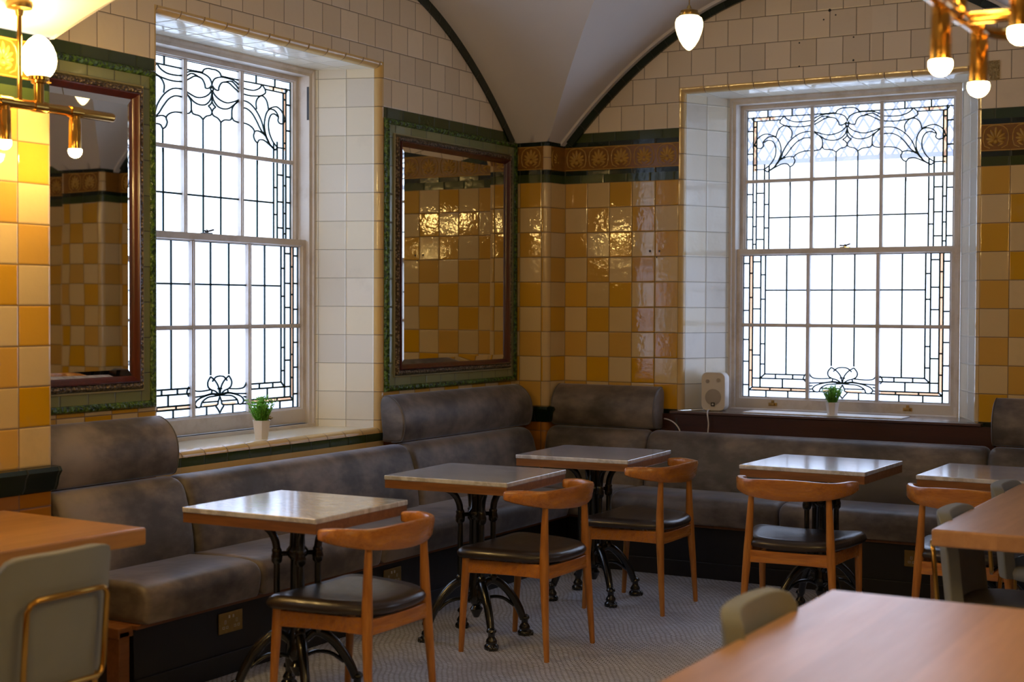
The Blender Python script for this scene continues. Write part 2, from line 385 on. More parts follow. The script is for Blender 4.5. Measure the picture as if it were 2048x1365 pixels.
# piers: polyline in plan with bullnose corners
def pier(name, pts, ufs, seg=6):
    """pts list of (x,y); straight faces between; 'arc' markers between faces given as arcs"""
    b = MB()
    for (p, q, uf, isarc) in pts:
        n = seg if isarc else 1
        if isarc:
            c0, c1, ctr = Vector(p), Vector(q), Vector(uf)
            path = []
            a0 = math.atan2(c0.y-ctr.y, c0.x-ctr.x); a1 = math.atan2(c1.y-ctr.y, c1.x-ctr.x)
            if a1-a0 > math.pi: a1 -= 2*math.pi
            if a1-a0 < -math.pi: a1 += 2*math.pi
            r = (c0-ctr).length
            path = [ctr + Vector((math.cos(a0+(a1-a0)*k/n), math.sin(a0+(a1-a0)*k/n)))*r for k in range(n+1)]
        else: path = [Vector(p), Vector(q)]
        L = 0
        for i in range(len(path)-1):
            A, B = path[i], path[i+1]
            for lo, hi, m in zones:
                hi = min(hi, 2.534) if hi > 2.6 or m == 3 and lo > 2.5 else hi
                if lo >= 2.534: continue
                if isarc:
                    mm = 7 if (m in (0, 6)) else m; uv = [(.5, vv(lo)), (.5, vv(lo)), (.5, vv(hi)), (.5, vv(hi))]
                    if m in (3, 4): uv = [(.5, .1), (.5, .1), (.5, .9), (.5, .9)]
                else:
                    mm = m; ua, uc = uf[0], uf[0]+(B-A).length/T*uf[1]
                    uv = [(ua, vv(lo)), (uc, vv(lo)), (uc, vv(hi)), (ua, vv(hi))]
                    if m in (3, 4): uv = [(ua, .08), (uc, .08), (uc, .92), (ua, .92)]
                b.face([(A.x, A.y, lo), (B.x, B.y, lo), (B.x, B.y, hi), (A.x, A.y, hi)], mm, uv)
    return b.build(name, WM, smooth=True, ang=30, kind='structure', recalc=False)
PX, PY, BR = .232, -.181, .036
pier('trim_1', [((0, PY), (PX-BR, PY), (1.8, 1), False), ((PX-BR, PY), (PX, PY+BR), (PX-BR, PY+BR), True), ((PX, PY+BR), (.252, 0), (1.0, 1), False)], None)
pier('trim_2', [((.225, -4.75), (.225, -4.182), (-3.7-.0, 1), False), ((.225, -4.182), (.213, -4.17), (.213, -4.182), True), ((.213, -4.17), (0, -4.17), (1, 1), False), ((0, -4.75), (.225, -4.75), (1, 1), False)], None)
P2X = 3.60
pier('trim_3', [((P2X, 0), (P2X, PY+BR), (1, 1), False), ((P2X, PY+BR), (P2X+BR, PY), (P2X+BR, PY+BR), True), ((P2X+BR, PY), (4.05-BR, PY), (2, 1), False), ((4.05-BR, PY), (4.05, PY+BR), (4.05-BR, PY+BR), True), ((4.05, PY+BR), (4.05, 0), (1, 1), False)], None)

# floor
b = MB(); b.face([(-.6, YMIN-.2, 0), (XMAX+.2, YMIN-.2, 0), (XMAX+.2, .6, 0), (-.6, .6, 0)]); b.build('floor', FLO, smooth=False, kind='structure', recalc=False)

# vaulted ceiling
def prof(d, D, h, p):
    if d <= 0: return 2.53
    t = min(d/D, 1); return 2.53 + h*(1-(1-t)**p)
def fx(x):
    if x < 3.62: d = min(x-.245, 3.6-x)
    else: d = min(x-4.05, XMAX-.2-x)
    return prof(d, 1.67, .91, 2.1)
def gy(y): return prof(min(-.2-y, y+4.17), 1.985, .89, 2.3)
def hz(x, y): return max(fx(x), gy(y))
def inv(f, z, lo, hi, up=True):
    for _ in range(40):
        m = (lo+hi)/2
        if (f(m) < z) == up: lo = m
        else: hi = m
    return (lo+hi)/2
b = MB()
def patch(A, B, n, m):
    # A(t), B(t): edge points; grid between
    G = [[A(i/n).lerp(B(i/n), j/m) for j in range(m+1)] for i in range(n+1)]
    for g in G:
        for p in g: p.z = hz_(p)
    for i in range(n):
        for j in range(m): b.face([G[i][j], G[i+1][j], G[i+1][j+1], G[i][j+1]])
YM = -2.185
for (a, c, e0, e1) in ((.245, 3.6, 0, 3.825), (4.05, XMAX-.2, 3.825, XMAX)):
    mid = (a+c)/2
    for side in (0, 1):
        fs = lambda d: prof(d, 1.67, .91, 2.1)          # height by distance from the springing
        gs = lambda d: prof(d, 1.985, .89, 2.3)
        X_ = (lambda d: a+d) if side == 0 else (lambda d: c-d); E_ = e0 if side == 0 else e1
        for end in (0, 1):
            Y_ = (lambda d: -.2-d) if end == 0 else (lambda d: -4.17+d)
            # lunette towards the side wall: height follows g(y)
            def hz_(p): return gs(min(-.2-p.y, p.y+4.17))
            dl = lambda d: inv(fs, gs(d), 0, 1.677) if d > 0 else 0
            A = lambda t: Vector((E_, Y_(1.985*t), 0)); B = lambda t: Vector((X_(dl(1.985*t)), Y_(1.985*t), 0))
            patch(A, B, 40, 10)
            if end == 0: patch(lambda t: Vector((E_, -.2*t, 0)), lambda t: Vector((X_(0), -.2*t, 0)), 2, 2)
            # barrel towards the back wall: height follows f(x)
            def hz_(p): return fs(min(p.x-a, c-p.x))
            half = (c-a)/2; gl = lambda d: inv(gs, min(fs(d), 3.4199), 0, 1.985)
            A = lambda t: Vector((X_(half*t), 0 if end == 0 else -4.17, 0)); B = lambda t: Vector((X_(half*t), Y_(gl(half*t)), 0))
            patch(A, B, 40, 10)
b.build('ceiling', PL, smooth=True, ang=9, kind='structure', recalc=False)
# transverse rib between the bays and the plain ceiling behind it
def rib(x):
    d = min(x-.225, XMAX-.2-x) if True else 0
    d = max(d, 0); return 2.532 + .40*(1-math.exp(-d/1.0)) + .05*d/3.6
b = MB(); xs = [.0 + XMAX*i/80 for i in range(81)]
for i in range(80):
    a, c = xs[i], xs[i+1]
    b.face([(a, -4.75, rib(a)), (c, -4.75, rib(c)), (c, -4.17, rib(c)), (a, -4.17, rib(a))][::-1])
    b.face([(a, -4.17, rib(a)), (c, -4.17, rib(c)), (c, -4.17, ZT), (a, -4.17, ZT)])
    b.face([(a, -4.75, rib(a)), (c, -4.75, rib(c)), (c, -4.75, ZT), (a, -4.75, ZT)])
b.face([(0, YMIN, 3.35), (XMAX, YMIN, 3.35), (XMAX, -4.75, 3.35), (0, -4.75, 3.35)])
b.build('trim_4', PL, smooth=True, ang=25, kind='structure', recalc=False)

# arch borders: dark green strip on the wall under each vault edge
def strip(name, P, dom, h0, w, proud, mat, n=70):
    b = MB(); pts = []
    for i in range(n+1):
        s = dom[0] + (dom[1]-dom[0])*i/n; z = h0(s); ds = 1e-3
        tx, tz = 1, (h0(s+ds)-h0(s-ds))/(2*ds); L = math.hypot(tx, tz)
        nx_, nz_ = tz/L, -1/L
        pts.append((s, z, s+nx_*w, z+nz_*w))
    for i in range(n):
        a, c = pts[i], pts[i+1]
        A = [P(a[0], a[1], proud), P(c[0], c[1], proud), P(c[2], c[3], proud), P(a[2], a[3], proud)]
        b.face(A, 0, [(i*.5, .1), (i*.5+.5, .1), (i*.5+.5, .9), (i*.5, .9)])
        b.face([P(a[2], a[3], proud), P(c[2], c[3], proud), P(c[2], c[3], 0), P(a[2], a[3], 0)], 0, [(i*.5, .1), (i*.5+.5, .1), (i*.5+.5, .2), (i*.5, .2)])
    return b.build(name, mat, smooth=False, kind='structure', recalc=False)
PLX = lambda s, z, q: (q, s, z)
PLY = lambda s, z, q: (s, -q, z)
gsm = lambda y: gy(y); fsm = lambda x: fx(x)
strip('trim_5', PLX, (-3.95, -.215), gsm, .055, .012, BK)
strip('trim_6', PLY, (.262, 3.585), fsm, .062, .020, BK)
strip('trim_7', PLY, (4.07, XMAX-.22), fsm, .062, .020, BK)
# plaster lip projecting from the back wall above the border
def lip(name, dom):
    b = MB(); n = 70
    for i in range(n):
        s0 = dom[0]+(dom[1]-dom[0])*i/n; s1 = dom[0]+(dom[1]-dom[0])*(i+1)/n
        a, c = fx(s0), fx(s1); w = .020
        b.face([(s0, -.055, a-w), (s1, -.055, c-w), (s1, -.055, c+.05), (s0, -.055, a+.05)]); b.face([(s0, -.055, a-w), (s1, -.055, c-w), (s1, 0, c-w), (s0, 0, a-w)])
    b.build(name, PL, smooth=True, kind='structure', recalc=False)
lip('trim_8', (.25, 3.6)); lip('trim_9', (4.05, XMAX-.2))

# dado rail
def dado(name, segs):
    b = MB(); pr = [(0, .89), (.035, .888), (.045, .872), (.030, .850), (.022, .815), (.012, .795), (0, .793)]
    for (P, s0, s1) in segs:
        rings = [[P(s, z, q) for q, z in pr] for s in (s0, s1)]
        b.grid(rings, False, 0, uvf=lambda a, i: ((s0, s1)[a]/T, .1+.1*i)); b.face(rings[0], 0); b.face(rings[1][::-1], 0)
    b.build(name, BK, smooth=True, kind='structure')
dado('trim_10', [(PLY, .25, .93)]); dado('trim_11', [(PLY, 2.92, 3.6)])
dado('trim_12', [(lambda s, z, q: (s, PY-q, z), 0.0, PX+.02)]); dado('trim_13', [(lambda s, z, q: (.225+q, s, z), -4.75, -4.16)])
dado('trim_14', [(lambda s, z, q: (PX+.01+q, s, z), PY, 0)])

# frieze relief tiles (palmette with border scrolls)
def frieze_tile():
    b = MB(); w, h = T*.98, .145
    def blob(x, z, lx, lz, a, d=.006):
        n = 10; rings = []
        for k, s in enumerate((1, .72, .35)):
            dd = (.0005, d*.7, d)[k]
            rings.append([(x + math.cos(a)*lx*s*math.cos(q*2*math.pi/n) - math.sin(a)*lz*s*math.sin(q*2*math.pi/n), dd,
                           z + math.sin(a)*lx*s*math.cos(q*2*math.pi/n) + math.cos(a)*lz*s*math.sin(q*2*math.pi/n)) for q in range(n)])
        b.grid(rings, True); b.face(rings[-1])
    def line(pts, r):
        b.tube([(p[0], .001, p[1]) for p in pts], r, 6)
    cx, cz = 0, -.018
    for k in range(9):
        a = R(90 + (k-4)*27); L = .066 - abs(k-4)*.0055
        blob(cx+math.cos(a)*L*.62, cz+math.sin(a)*L*.62+.004, L*.46, .0085, a, .009)
    blob(cx, cz-.006, .013, .013, 0, .011)
    for s in (-1, 1):
        sp = [(s*(.012+.018*math.sin(t*.9)+.004*t), -.036-.010*math.cos(t*1.2)+.002*t) for t in [i*.35 for i in range(12)]]
        line(sp, .0035); blob(s*.028, -.038, .012, .006, s*.5)
        line([(s*x, z) for x, z in ((.030, -.058), (.058, -.045), (.066, -.015), (.066, .015), (.058, .042), (.038, .060), (.012, .065), (0, .066))], .0032)
    for z in (-.069, .069): line([(-w/2, z), (w/2, z)], .0028)
    return b
FT = frieze_tile()
def frieze(name, segs):
    b = MB()
    for mat, n in segs:
        for i in range(n): b.add(FT, mat @ Matrix.Translation((T*(i+.5), 0, 0)))
    b.build(name, AMB1, smooth=True, ang=50, kind='structure', recalc=True)
ZF = 2.4325
def fm(x, y, ang): return Matrix.Translation((x, y, ZF)) @ Matrix.Rotation(ang, 4, 'Z')
RZ = Matrix.Rotation(math.pi, 4, 'Z')
flipY = Matrix.Scale(-1, 4, (0, 1, 0))
frieze('trim_15', [(fm(.257, 0, 0) @ flipY, 5), (fm(2.805, 0, 0) @ flipY, 5)])
frieze('trim_16', [(fm(.031, PY, 0) @ flipY, 1), (fm(.031-T, PY, 0) @ flipY, 1), (fm(PX, PY+BR, R(90)) @ flipY, 1)])
frieze('trim_17', [(fm(.225, -4.75+.04, R(90)) @ flipY, 0), (fm(.225, -4.169-4*T, R(90)) @ flipY, 4)])
frieze('trim_18', [(fm(4.05, 0, 0) @ flipY, 5), (fm(P2X+.05, PY, 0) @ flipY, 2)])

# ------------------------------------------------------------ windows
def rect(uL, uR, zb, zt, d): return [(uL, d, zb), (uR, d, zb), (uR, d, zt), (uL, d, zt)]
def seg_arc(t): return math.sin(t), 1-math.cos(t)
def reveal(name, w, X, sill_tile):
    b = MB(); K = 6; rings = []; c = 0; s = []
    for k in range(K+1):
        a, d = seg_arc(k/K*math.pi/2); rings.append((-w['L']+.030*a, w['Rr']-.030*a, w['zb']+(w['zi']-w['zb'])*a, ZTOP-.036*a, .041*d)); s.append(0)
    rings.append((-.703, .703, w['zi'], 2.793, .358)); s.append(.33)
    for k in range(len(rings)-1):
        A = rect(*rings[k]); B = rect(*rings[k+1]); last = k == len(rings)-2; m = 1 if last else 0
        for i in range(4):
            if i == 0 and not sill_tile: continue
            j = (i+1) % 4; P = [A[i], A[j], B[j], B[i]]
            uv = []
            for q, p in enumerate(P):
                along = vv(p[2]) if i in (1, 3) else (p[0]+10)/T
                ac = (s[k] if q < 2 else s[k+1])/T + .0 if last else .5
                if i == 0 and last: ac = .5
                uv.append((ac, along))
            b.face(P[::-1], (m if not (i == 0 and last) else 2), uv[::-1])
    b.xf(X); return b.build(name, [BN, RV, SL], smooth=True, ang=30, kind='structure', recalc=False)
SL = simple('cream_sill_tile', (.78, .70, .52), .16, var=.04, scale=5)

Z = dict(lb=.957, lt=1.828, lm=1.40, ub=1.868, ut=2.725, um=2.288)
# leading pattern, right half, digitised as (u, z) on the glass
def up_pts(L):   # upper sash: picture scale
    out = []
    for x, y in L:
        u = (x-970)*.000728; z = 2.7235 - (y-(163-.0615*(x-970)))*.000757
        out.append((u, z))
    return out
UP = [
 [(1068,210),(1275,200),(1500,185),(1855,163)],
 [(1545,210),(1780,197)], [(1515,186),(1545,210)],
 [(1780,197),(1800,172)],
 [(1693,378),(1650,365),(1610,380),(1585,430),(1590,500),(1630,560),(1685,597)],
 [(1580,345),(1620,325),(1680,310),(1740,335),(1770,385),(1750,415),(1715,422),(1693,405),(1697,375),(1660,342),(1600,340),(1560,375),(1538,440),(1545,510),(1590,580),(1660,620)],
 [(1685,597),(1660,620)], [(1685,597),(1770,592)],
 [(1450,368),(1443,320),(1470,280),(1515,262),(1560,285),(1580,330),(1582,345)],
 [(1255,335),(1340,333),(1400,350),(1460,390),(1510,450),(1545,530),(1600,590),(1660,620)],
 [(1275,385),(1340,382),(1400,405),(1450,450),(1500,505),(1545,530)],
 [(1275,488),(1340,487),(1395,500),(1425,525),(1415,555),(1430,585),(1458,597),(1480,575),(1530,570),(1590,590),(1655,620)],
 [(1425,525),(1460,515),(1510,522),(1560,545),(1600,590)],
 [(1458,597),(1458,750)],
 [(970,328),(970,400)],
 [(975,325),(1000,350),(1050,372),(1120,380),(1190,362),(1250,338)],
 [(970,340),(985,385),(1030,420),(1090,427),(1150,412),(1200,380),(1250,345)],
 [(970,400),(985,418),(1005,430),(985,445),(970,470),(985,490),(1030,500),(1062,522)],
 [(1062,522),(1100,500),(1160,490),(1178,465),(1182,410),(1215,370),(1250,345)], [(1178,465),(1200,487),(1250,492)],
 [(1062,520),(1062,775)],
 [(970,183),(1010,180),(1050,190),(1068,212)],
 [(970,290),(975,270),(1000,240),(1060,218),(1130,212),(1200,215),(1275,243)],
 [(975,292),(1000,310),(1035,312),(1045,285),(1075,252),(1140,240),(1200,262),(1255,285)],
 [(1100,245),(1180,225),(1255,265)],
 [(970,302),(985,315),(970,330)],
 [(1255,245),(1340,248),(1420,240),(1480,215),(1508,187)],
 [(1255,284),(1350,287),(1430,278),(1500,262),(1548,235),(1545,212)],
]
def lo_pts(L):
    out = []
    for x, y in L:
        u = (x-857)*.000806; z = .957 + ((1135+.032*(x-857))-y)*.000818
        out.append((u, z))
    return out
LO = [
 [(857,1015),(870,965),(900,928),(943,902)], [(943,902),(968,935),(965,965),(940,982),(900,992),(857,1018)],
 [(857,898),(895,905),(927,932)], [(857,974),(878,978)],
 [(940,982),(1020,990),(1080,988),(1103,972),(1112,958)], [(870,1012),(930,1006),(1000,1018),(1112,1028)], [(930,985),(935,1005)],
 [(860,1018),(930,1011),(1000,1022),(1060,1042),(1085,1067),(1070,1087),(1037,1087),(1020,1057),(970,1030),(900,1022),(860,1018)],
 [(872,1055),(1018,1060)], [(857,1025),(872,1055),(892,1080),(1037,1087)], [(857,1128),(872,1108),(895,1085)],
 [(1085,1045),(1112,1050)], [(1085,1070),(1112,1073)], [(1070,1090),(1112,1092)], [(980,1087),(980,1140)],
 [(1140,962),(1158,995),(1140,1020)],
]
def lead(b, pts, d, w=.0088):
    P = [Vector((p[0], 0, p[1])) for p in pts]
    for sgn in (1, -1):
        rings = []
        for i, p in enumerate(P):
            t = (P[min(i+1, len(P)-1)]-P[max(i-1, 0)]); t.normalize(); nrm = Vector((-t.z, 0, t.x))*w/2
            a = Vector((p.x*sgn, d-.003, p.z)); n2 = Vector((nrm.x*sgn, 0, nrm.z)); y = Vector((0, .006, 0))
            rings.append([a-n2, a+n2, a+n2+y, a-n2+y])
        b.grid(rings, True, cap=True)
def leadwork(kind):
    b = MB(); d = .468 if kind == 'u' else .418
    hw = .632; z0, z1, zm = (Z['ub'], Z['ut'], Z['um']) if kind == 'u' else (Z['lb'], Z['lt'], Z['lm'])
    L = [hw-.04, hw-.062, hw-.113, hw-.143]; ln = lambda p: lead(b, p, d)
    def edge(p): lead(b, p, d, .006)
    edge([(-hw, z0), (hw, z0)]); edge([(-hw, z1), (hw, z1)]); ln([(hw, z0), (hw, z1)])
    if kind == 'l':
        zc = [z0+.041, z0+.059, z0+.115, z0+.142]
        ln([(L[0], z0), (L[0], z1)]); ln([(L[1], zc[1]), (L[1], z1)]); ln([(L[2], zc[1]), (L[2], z1)]); ln([(L[3], zc[3]), (L[3], z1)])
        ln([(L[1], zc[1]), (L[0], zc[0])]); ln([(L[3], zc[3]), (L[2], zc[2])])
        for i, q in enumerate((L[0], L[1], L[1], L[3])): ln([(.22, zc[i]), (q, zc[i])])
        zh = 1.615; ln([(0, zh), (L[3], zh)]); ln([(.353, zc[3]), (.353, z1)]); ln([(.069, z0+.20), (.069, z1)])
        hs = .9
        for q, a, c in ((0, L[0], hw), (1, L[1], L[0]), (2, L[2], L[1]), (3, L[3], L[2])):
            for yy in ([1.78, 1.63, 1.49, 1.31, 1.175, 1.03], [1.72, 1.57, 1.245, 1.12], [1.79, 1.63, 1.50, 1.215], [1.71, 1.56, 1.285, 1.16])[q]: ln([(a, yy), (c, yy)])
        for q, lo_, hi_ in ((0, z0, zc[0]), (1, zc[0], zc[1]), (2, zc[1], zc[2]), (3, zc[2], zc[3])):
            for uu in ([.34, .48], [.32, .455], [.375], [.31, .42])[q]: ln([(uu, lo_), (uu, hi_)])
        for c in LO: lead(b, [(p.x, p.y) for p in bez([(q[0], q[1], 0) for q in lo_pts(c)], 5)], d, .0075)
    else:
        zs = z1-.040
        ln([(L[0], z0), (L[0], z1-.037)]); ln([(L[1], z0), (L[1], z1-.062)]); ln([(L[2], z0), (L[2], 2.393)]); ln([(L[3], z0), (L[3], 2.382)])
        for uu in (.345, .50): ln([(uu, zs), (uu, z1)])
        zh = 2.062; ln([(0, zh), (L[3], zh)]); ln([(.353, z0), (.353, 2.30)]); ln([(.066, z0), (.066, 2.30)])
        for q, a, c in ((0, L[0], hw), (1, L[1], L[0]), (2, L[2], L[1]), (3, L[3], L[2])):
            for yy in ([2.60, 2.46, 2.21, 2.07, 1.93], [2.625, 2.51, 2.39, 2.16, 2.01, 1.90], [2.215, 2.07, 1.93], [2.145, 2.00])[q]: ln([(a, yy), (c, yy)])
        ln([(.487, z1-.0385), (.487, z1-.062)])
        for c in UP: lead(b, [(p.x, p.y) for p in bez([(q[0], q[1], 0) for q in up_pts(c)], 5)], d, .0072)
    return b
def frame_ring(prof):   # prof [(halfw_out.., zb, zt, d)]
    b = MB()
    rings = [rect(-h, h, zb, zt, d) for h, zb, zt, d in prof]
    b.grid(rings, True); return b
def sash(kind):
    b = MB()
    if kind == 'l': h, g, z0, z1, y, gb, gt, m = .680, .632, .872, 1.868, .390, Z['lb'], Z['lt'], Z['lm']
    else: h, g, z0, z1, y, gb, gt, m = .678, .632, 1.835, 2.763, .440, Z['ub'], Z['ut'], Z['um']
    d = .042
    b.grid([rect(-h, h, z0, z1, y+d), rect(-h, h, z0, z1, y), rect(-g-.012, g+.012, gb-.010, gt+.008, y), rect(-g-.005, g+.005, gb-.004, gt+.004, y+.010), rect(-g, g, gb, gt, y+.012), rect(-g, g, gb, gt, y+d)], True)
    def bar(u0, u1, z0_, z1_):
        b.box((u0, y+.004, z0_), (u1, y+d-.004, z1_))
    for s in (-.213, .213):
        b.box((s-.0105, y+.010, gb), (s+.0105, y+d, gt)); b.box((s-.005, y+.003, gb), (s+.005, y+.012, gt))
    b.box((-g, y+.011, m-.0105), (g, y+d-.001, m+.0105)); b.box((-g, y+.004, m-.005), (g, y+.013, m+.005))
    return b
def glass_mesh(kind):
    b = MB(); d = .4205 if kind == 'l' else .4705; z0, z1 = (Z['lb'], Z['lt']) if kind == 'l' else (Z['ub'], Z['ut'])
    b.box((-.636, d, z0-.003), (.636, d+.004, z1+.003)); return b
def amber(kind):
    b = MB(); d = .4165 if kind == 'l' else .4665
    L0, L1 = .592, .570
    for s in (1, -1):
        for (u0, u1, z0, z1) in ([(L1, L0, 1.02, Z['lt']), (.23, L1, 1.00, 1.014), (.02, .12, 1.00, 1.014)] if kind == 'l' else [(L1, L0, 2.35, 2.66), (.45, L1, 2.666, 2.685)]):
            a, c = sorted((u0*s, u1*s)); b.box((a, d, z0), (c, d+.002, z1))
    return b
PRO = {}
def window(n, w, X, lifts, latch):
    r = reveal('window_%d' % n, w, X, n in (1, 4))
    cs = MB(); cs.grid([rect(-.703, .703, w['zi']-.02, 2.796, .350), rect(-.690, .690, w['zi'], 2.785, .350), rect(-.686, .686, w['zi']+.006, 2.772, .362), rect(-.668, .668, .868, 2.757, .366), rect(-.665, .665, .868, 2.757, .39), rect(-.665, .665, .868, 2.757, .56)], True)
    cs.box((-.70, .345, w['zi']-.02), (.70, .39, .868)); cs.box((-.70, .50, .80), (.70, .62, .872))
    for s in (-1, 1):
        cs.box((min(s*.703, s*.95), .36, .6), (max(s*.703, s*.95), .56, 3.0))
    cs.box((-.95, .36, 2.79), (.95, .56, 3.0)); cs.box((-.95, .37, .4), (.95, .56, w['zi']-.015))
    cs.xf(X); c_ = cs.build('window_casing', WP, r, smooth=True, ang=25)
    for kd, nm in (('u', 'upper_sash'), ('l', 'lower_sash')):
        if kd not in PRO:
            PRO[kd] = [sash(kd).build(nm, WP, None, ang=25), glass_mesh(kd).build('glass_pane', GLU if kd == 'u' else GLL, None, smooth=False), leadwork(kd).build('leadwork', LEAD, None, smooth=False), amber(kd).build('amber_glass_strip', AMB, None, smooth=False)]
            o = PRO[kd]
        else:
            o = [q.copy() for q in PRO[kd]]
            for q in o: COL.objects.link(q)
        o[0].parent = r; o[0].matrix_local = X
        for q in o[1:]: q.parent = o[0]; q.matrix_local = Matrix()
        if kd == 'l':
            for u in lifts:
                l = MB(); l.box((u-.026, .384, .905), (u+.026, .390, .925)); l.tube([(u-.014, .384, .912), (u-.012, .366, .918), (u+.012, .366, .918), (u+.014, .384, .912)], .005, 8); l.box((u-.008, .382, .925), (u+.008, .390, .940))
                l.build('sash_lift', BRASSD, o[0])
            if latch is not None:
                l = MB(); l.box((latch-.028, .40, 1.868), (latch+.028, .43, 1.874)); l.tube([(latch-.03, .40, 1.882), (latch, .412, 1.880), (latch+.035, .40, 1.890)], .0045, 8); l.lathe([(.010, 1.868), (.010, 1.884), (.004, 1.890)], (latch, .415, 0), 12)
                l.build('sash_latch', IRON, o[0])
        if kd == 'u':
            pass
    sl = MB(); sl.box((.668-.002, .368, 2.52), (.670, .386, 2.70)); sl.xf(X)
    if n in (1,): sl.build('cord_slot', BLKP, r, smooth=False)
    return r
X1 = Matrix.Translation((0, W1['c'], 0)) @ Matrix.Rotation(R(90), 4, 'Z')     # u -> +y, d -> -x
X2 = Matrix.Translation((W2['c'], 0, 0)); X3 = Matrix.Translation((W3['c'], 0, 0))
X4 = Matrix.Translation((0, W4['c'], 0)) @ Matrix.Rotation(R(90), 4, 'Z')
window(1, W1, X1, [.34], -.10); window(2, W2, X2, [-.425, .40], .01); window(3, W3, X3, [-.42, .40], .01); window(4, W4, X4, [-.42, .40], .01)
# outside wall mass under the windows (keeps daylight out of the joints)
b = MB(); b.box((-.9, .62, .0), (XMAX+.5, .66, .60)); b.box((-.66, YMIN-.2, 0), (-.62, .62, .60)); b.build('wall_outer', simple('outer_wall_render', (.4, .38, .36), .8), smooth=False, kind='structure')
b = MB()
for x, z, r in ((1.955, 3.205, .009), (1.92, 3.155, .005), (1.99, 3.175, .005), (1.777, 3.035, .005), (2.095, 3.04, .005), (1.777, 2.90, .005), (2.095, 2.91, .006), (.842, 1.850, .008), (.905, 1.849, .007), (.887, 1.812, .005)):
    b.lathe([(r, 0), (r*.8, .0015), (0, .0015)], (x, -.0016, z), 10, axis='y')
b.build('trim_30', BLKP, kind='structure')
# trellis outside the second window
b = MB()
for i in range(56):
    x0 = -1.6 + i*.085
    for q in (1, -1):
        a = Vector((x0 + (0 if q > 0 else .9), 1.25 + .006*q, 2.50)); c = a + Vector((q*.62, 0, 1.0)); b.tube([a, c], .0075, 6)
b.box((-1.5, 1.235, 2.47), (4.2, 1.265, 2.50))
b.build('lattice_trellis', TRELL, smooth=False, label='grey diamond lattice trellis seen outside through the top of the right window', cat='trellis')

# timber sill and apron below the right window
for n, w in ((19, W2), (21, W3)):
    b = MB(); c = w['c']; b.box((c-.915, -.062, .868), (c+.915, .36, .884)); b.build('trim_%d' % n, SILW, smooth=False, bevel=.004, kind='structure')
    b = MB(); b.box((c-.985, -.045, .50), (c+.985, -.005, .866)); b.box((c-.88, -.048, .55), (c-.868, -.045, .84), 1)
    b.build('trim_%d' % (n+1), [MAH, BLKP], smooth=False, bevel=.003, kind='structure')
# green band below the left sill
for n, w in ((23, W1), (24, W4)):
    b = MB(); c = w['c']
    b.face([(.003, c-w['L'], .778), (.003, c+w['Rr'], .778), (.003, c+w['Rr'], .818), (.003, c-w['L'], .818)], 0, [(0, .1), (11, .1), (11, .9), (0, .9)])
    b.face([(.003, c-w['L'], .74), (.003, c+w['Rr'], .74), (.003, c+w['Rr'], .778), (.003, c-w['L'], .778)], 1, [(0, .1), (11, .1), (11, .9), (0, .9)])
    b.build('trim_%d' % n, [GR, BN], smooth=False, kind='structure', recalc=False)

# ------------------------------------------------------------ mirrors in tiled surrounds
def mirror(y0, y1, z0, z1, label):
    root = empty('wall_mirror', (0, (y0+y1)/2, z0), label=label, cat='mirror', group=None)
    oy, oz = (y0+y1)/2, z0; H = (y1-y0)/2; Q = z1-z0
    def ring(name, mat, pr, uv=False, **k):
        b = MB(); R_ = [[(x, -H+a, a), (x, H-a, a), (x, H-a, Q-a), (x, -H+a, Q-a)] for a, x in pr]
        for r in range(len(R_)-1):
            for i in range(4):
                j = (i+1) % 4; P = [R_[r][i], R_[r][j], R_[r+1][j], R_[r+1][i]]
                ax = 1 if i in (0, 2) else 2
                b.face(P, 0, [(p[ax]/T+40, .12 if q < 2 else .88) for q, p in enumerate(P)] if uv else None)
        return b.build(name, mat, root, **k)
    ring('leaf_moulding', ROPE, [(0, .001), (.003, .014), (.011, .024), (.020, .026), (.029, .020), (.034, .010)], ang=60)
    ring('pale_tile_border', PG, [(.033, .008), (.078, .008)], True)
    ring('bead', BEAD, [(.077, .007), (.078, .016), (.082, .020), (.086, .016), (.087, .007)], ang=60)
    ring('carved_moulding', CARV, [(.087, .008), (.090, .022), (.100, .034), (.112, .030), (.116, .022)], ang=60)
    ring('wood_frame', FRW, [(.116, .022), (.118, .036), (.124, .038), (.130, .030), (.137, .026), (.143, .014), (.146, .012)], ang=40)
    b = MB(); a = .145; c = .173
    o_, i_ = [(.012, -H+a, a), (.012, H-a, a), (.012, H-a, Q-a), (.012, -H+a, Q-a)], [(.0155, -H+c, c), (.0155, H-c, c), (.0155, H-c, Q-c), (.0155, -H+c, Q-c)]
    b.grid([o_, i_], True); b.face(i_); b.build('mirror_glass', MIR, root, smooth=False)
    return root
mirror(-1.620, -.186, 1.040, 2.534, 'large mirror in a green tiled surround, between the left window and the room corner')
mirror(-4.168, -3.378, 1.060, 2.540, 'large mirror in a green tiled surround, at the far left beside the tiled pier')

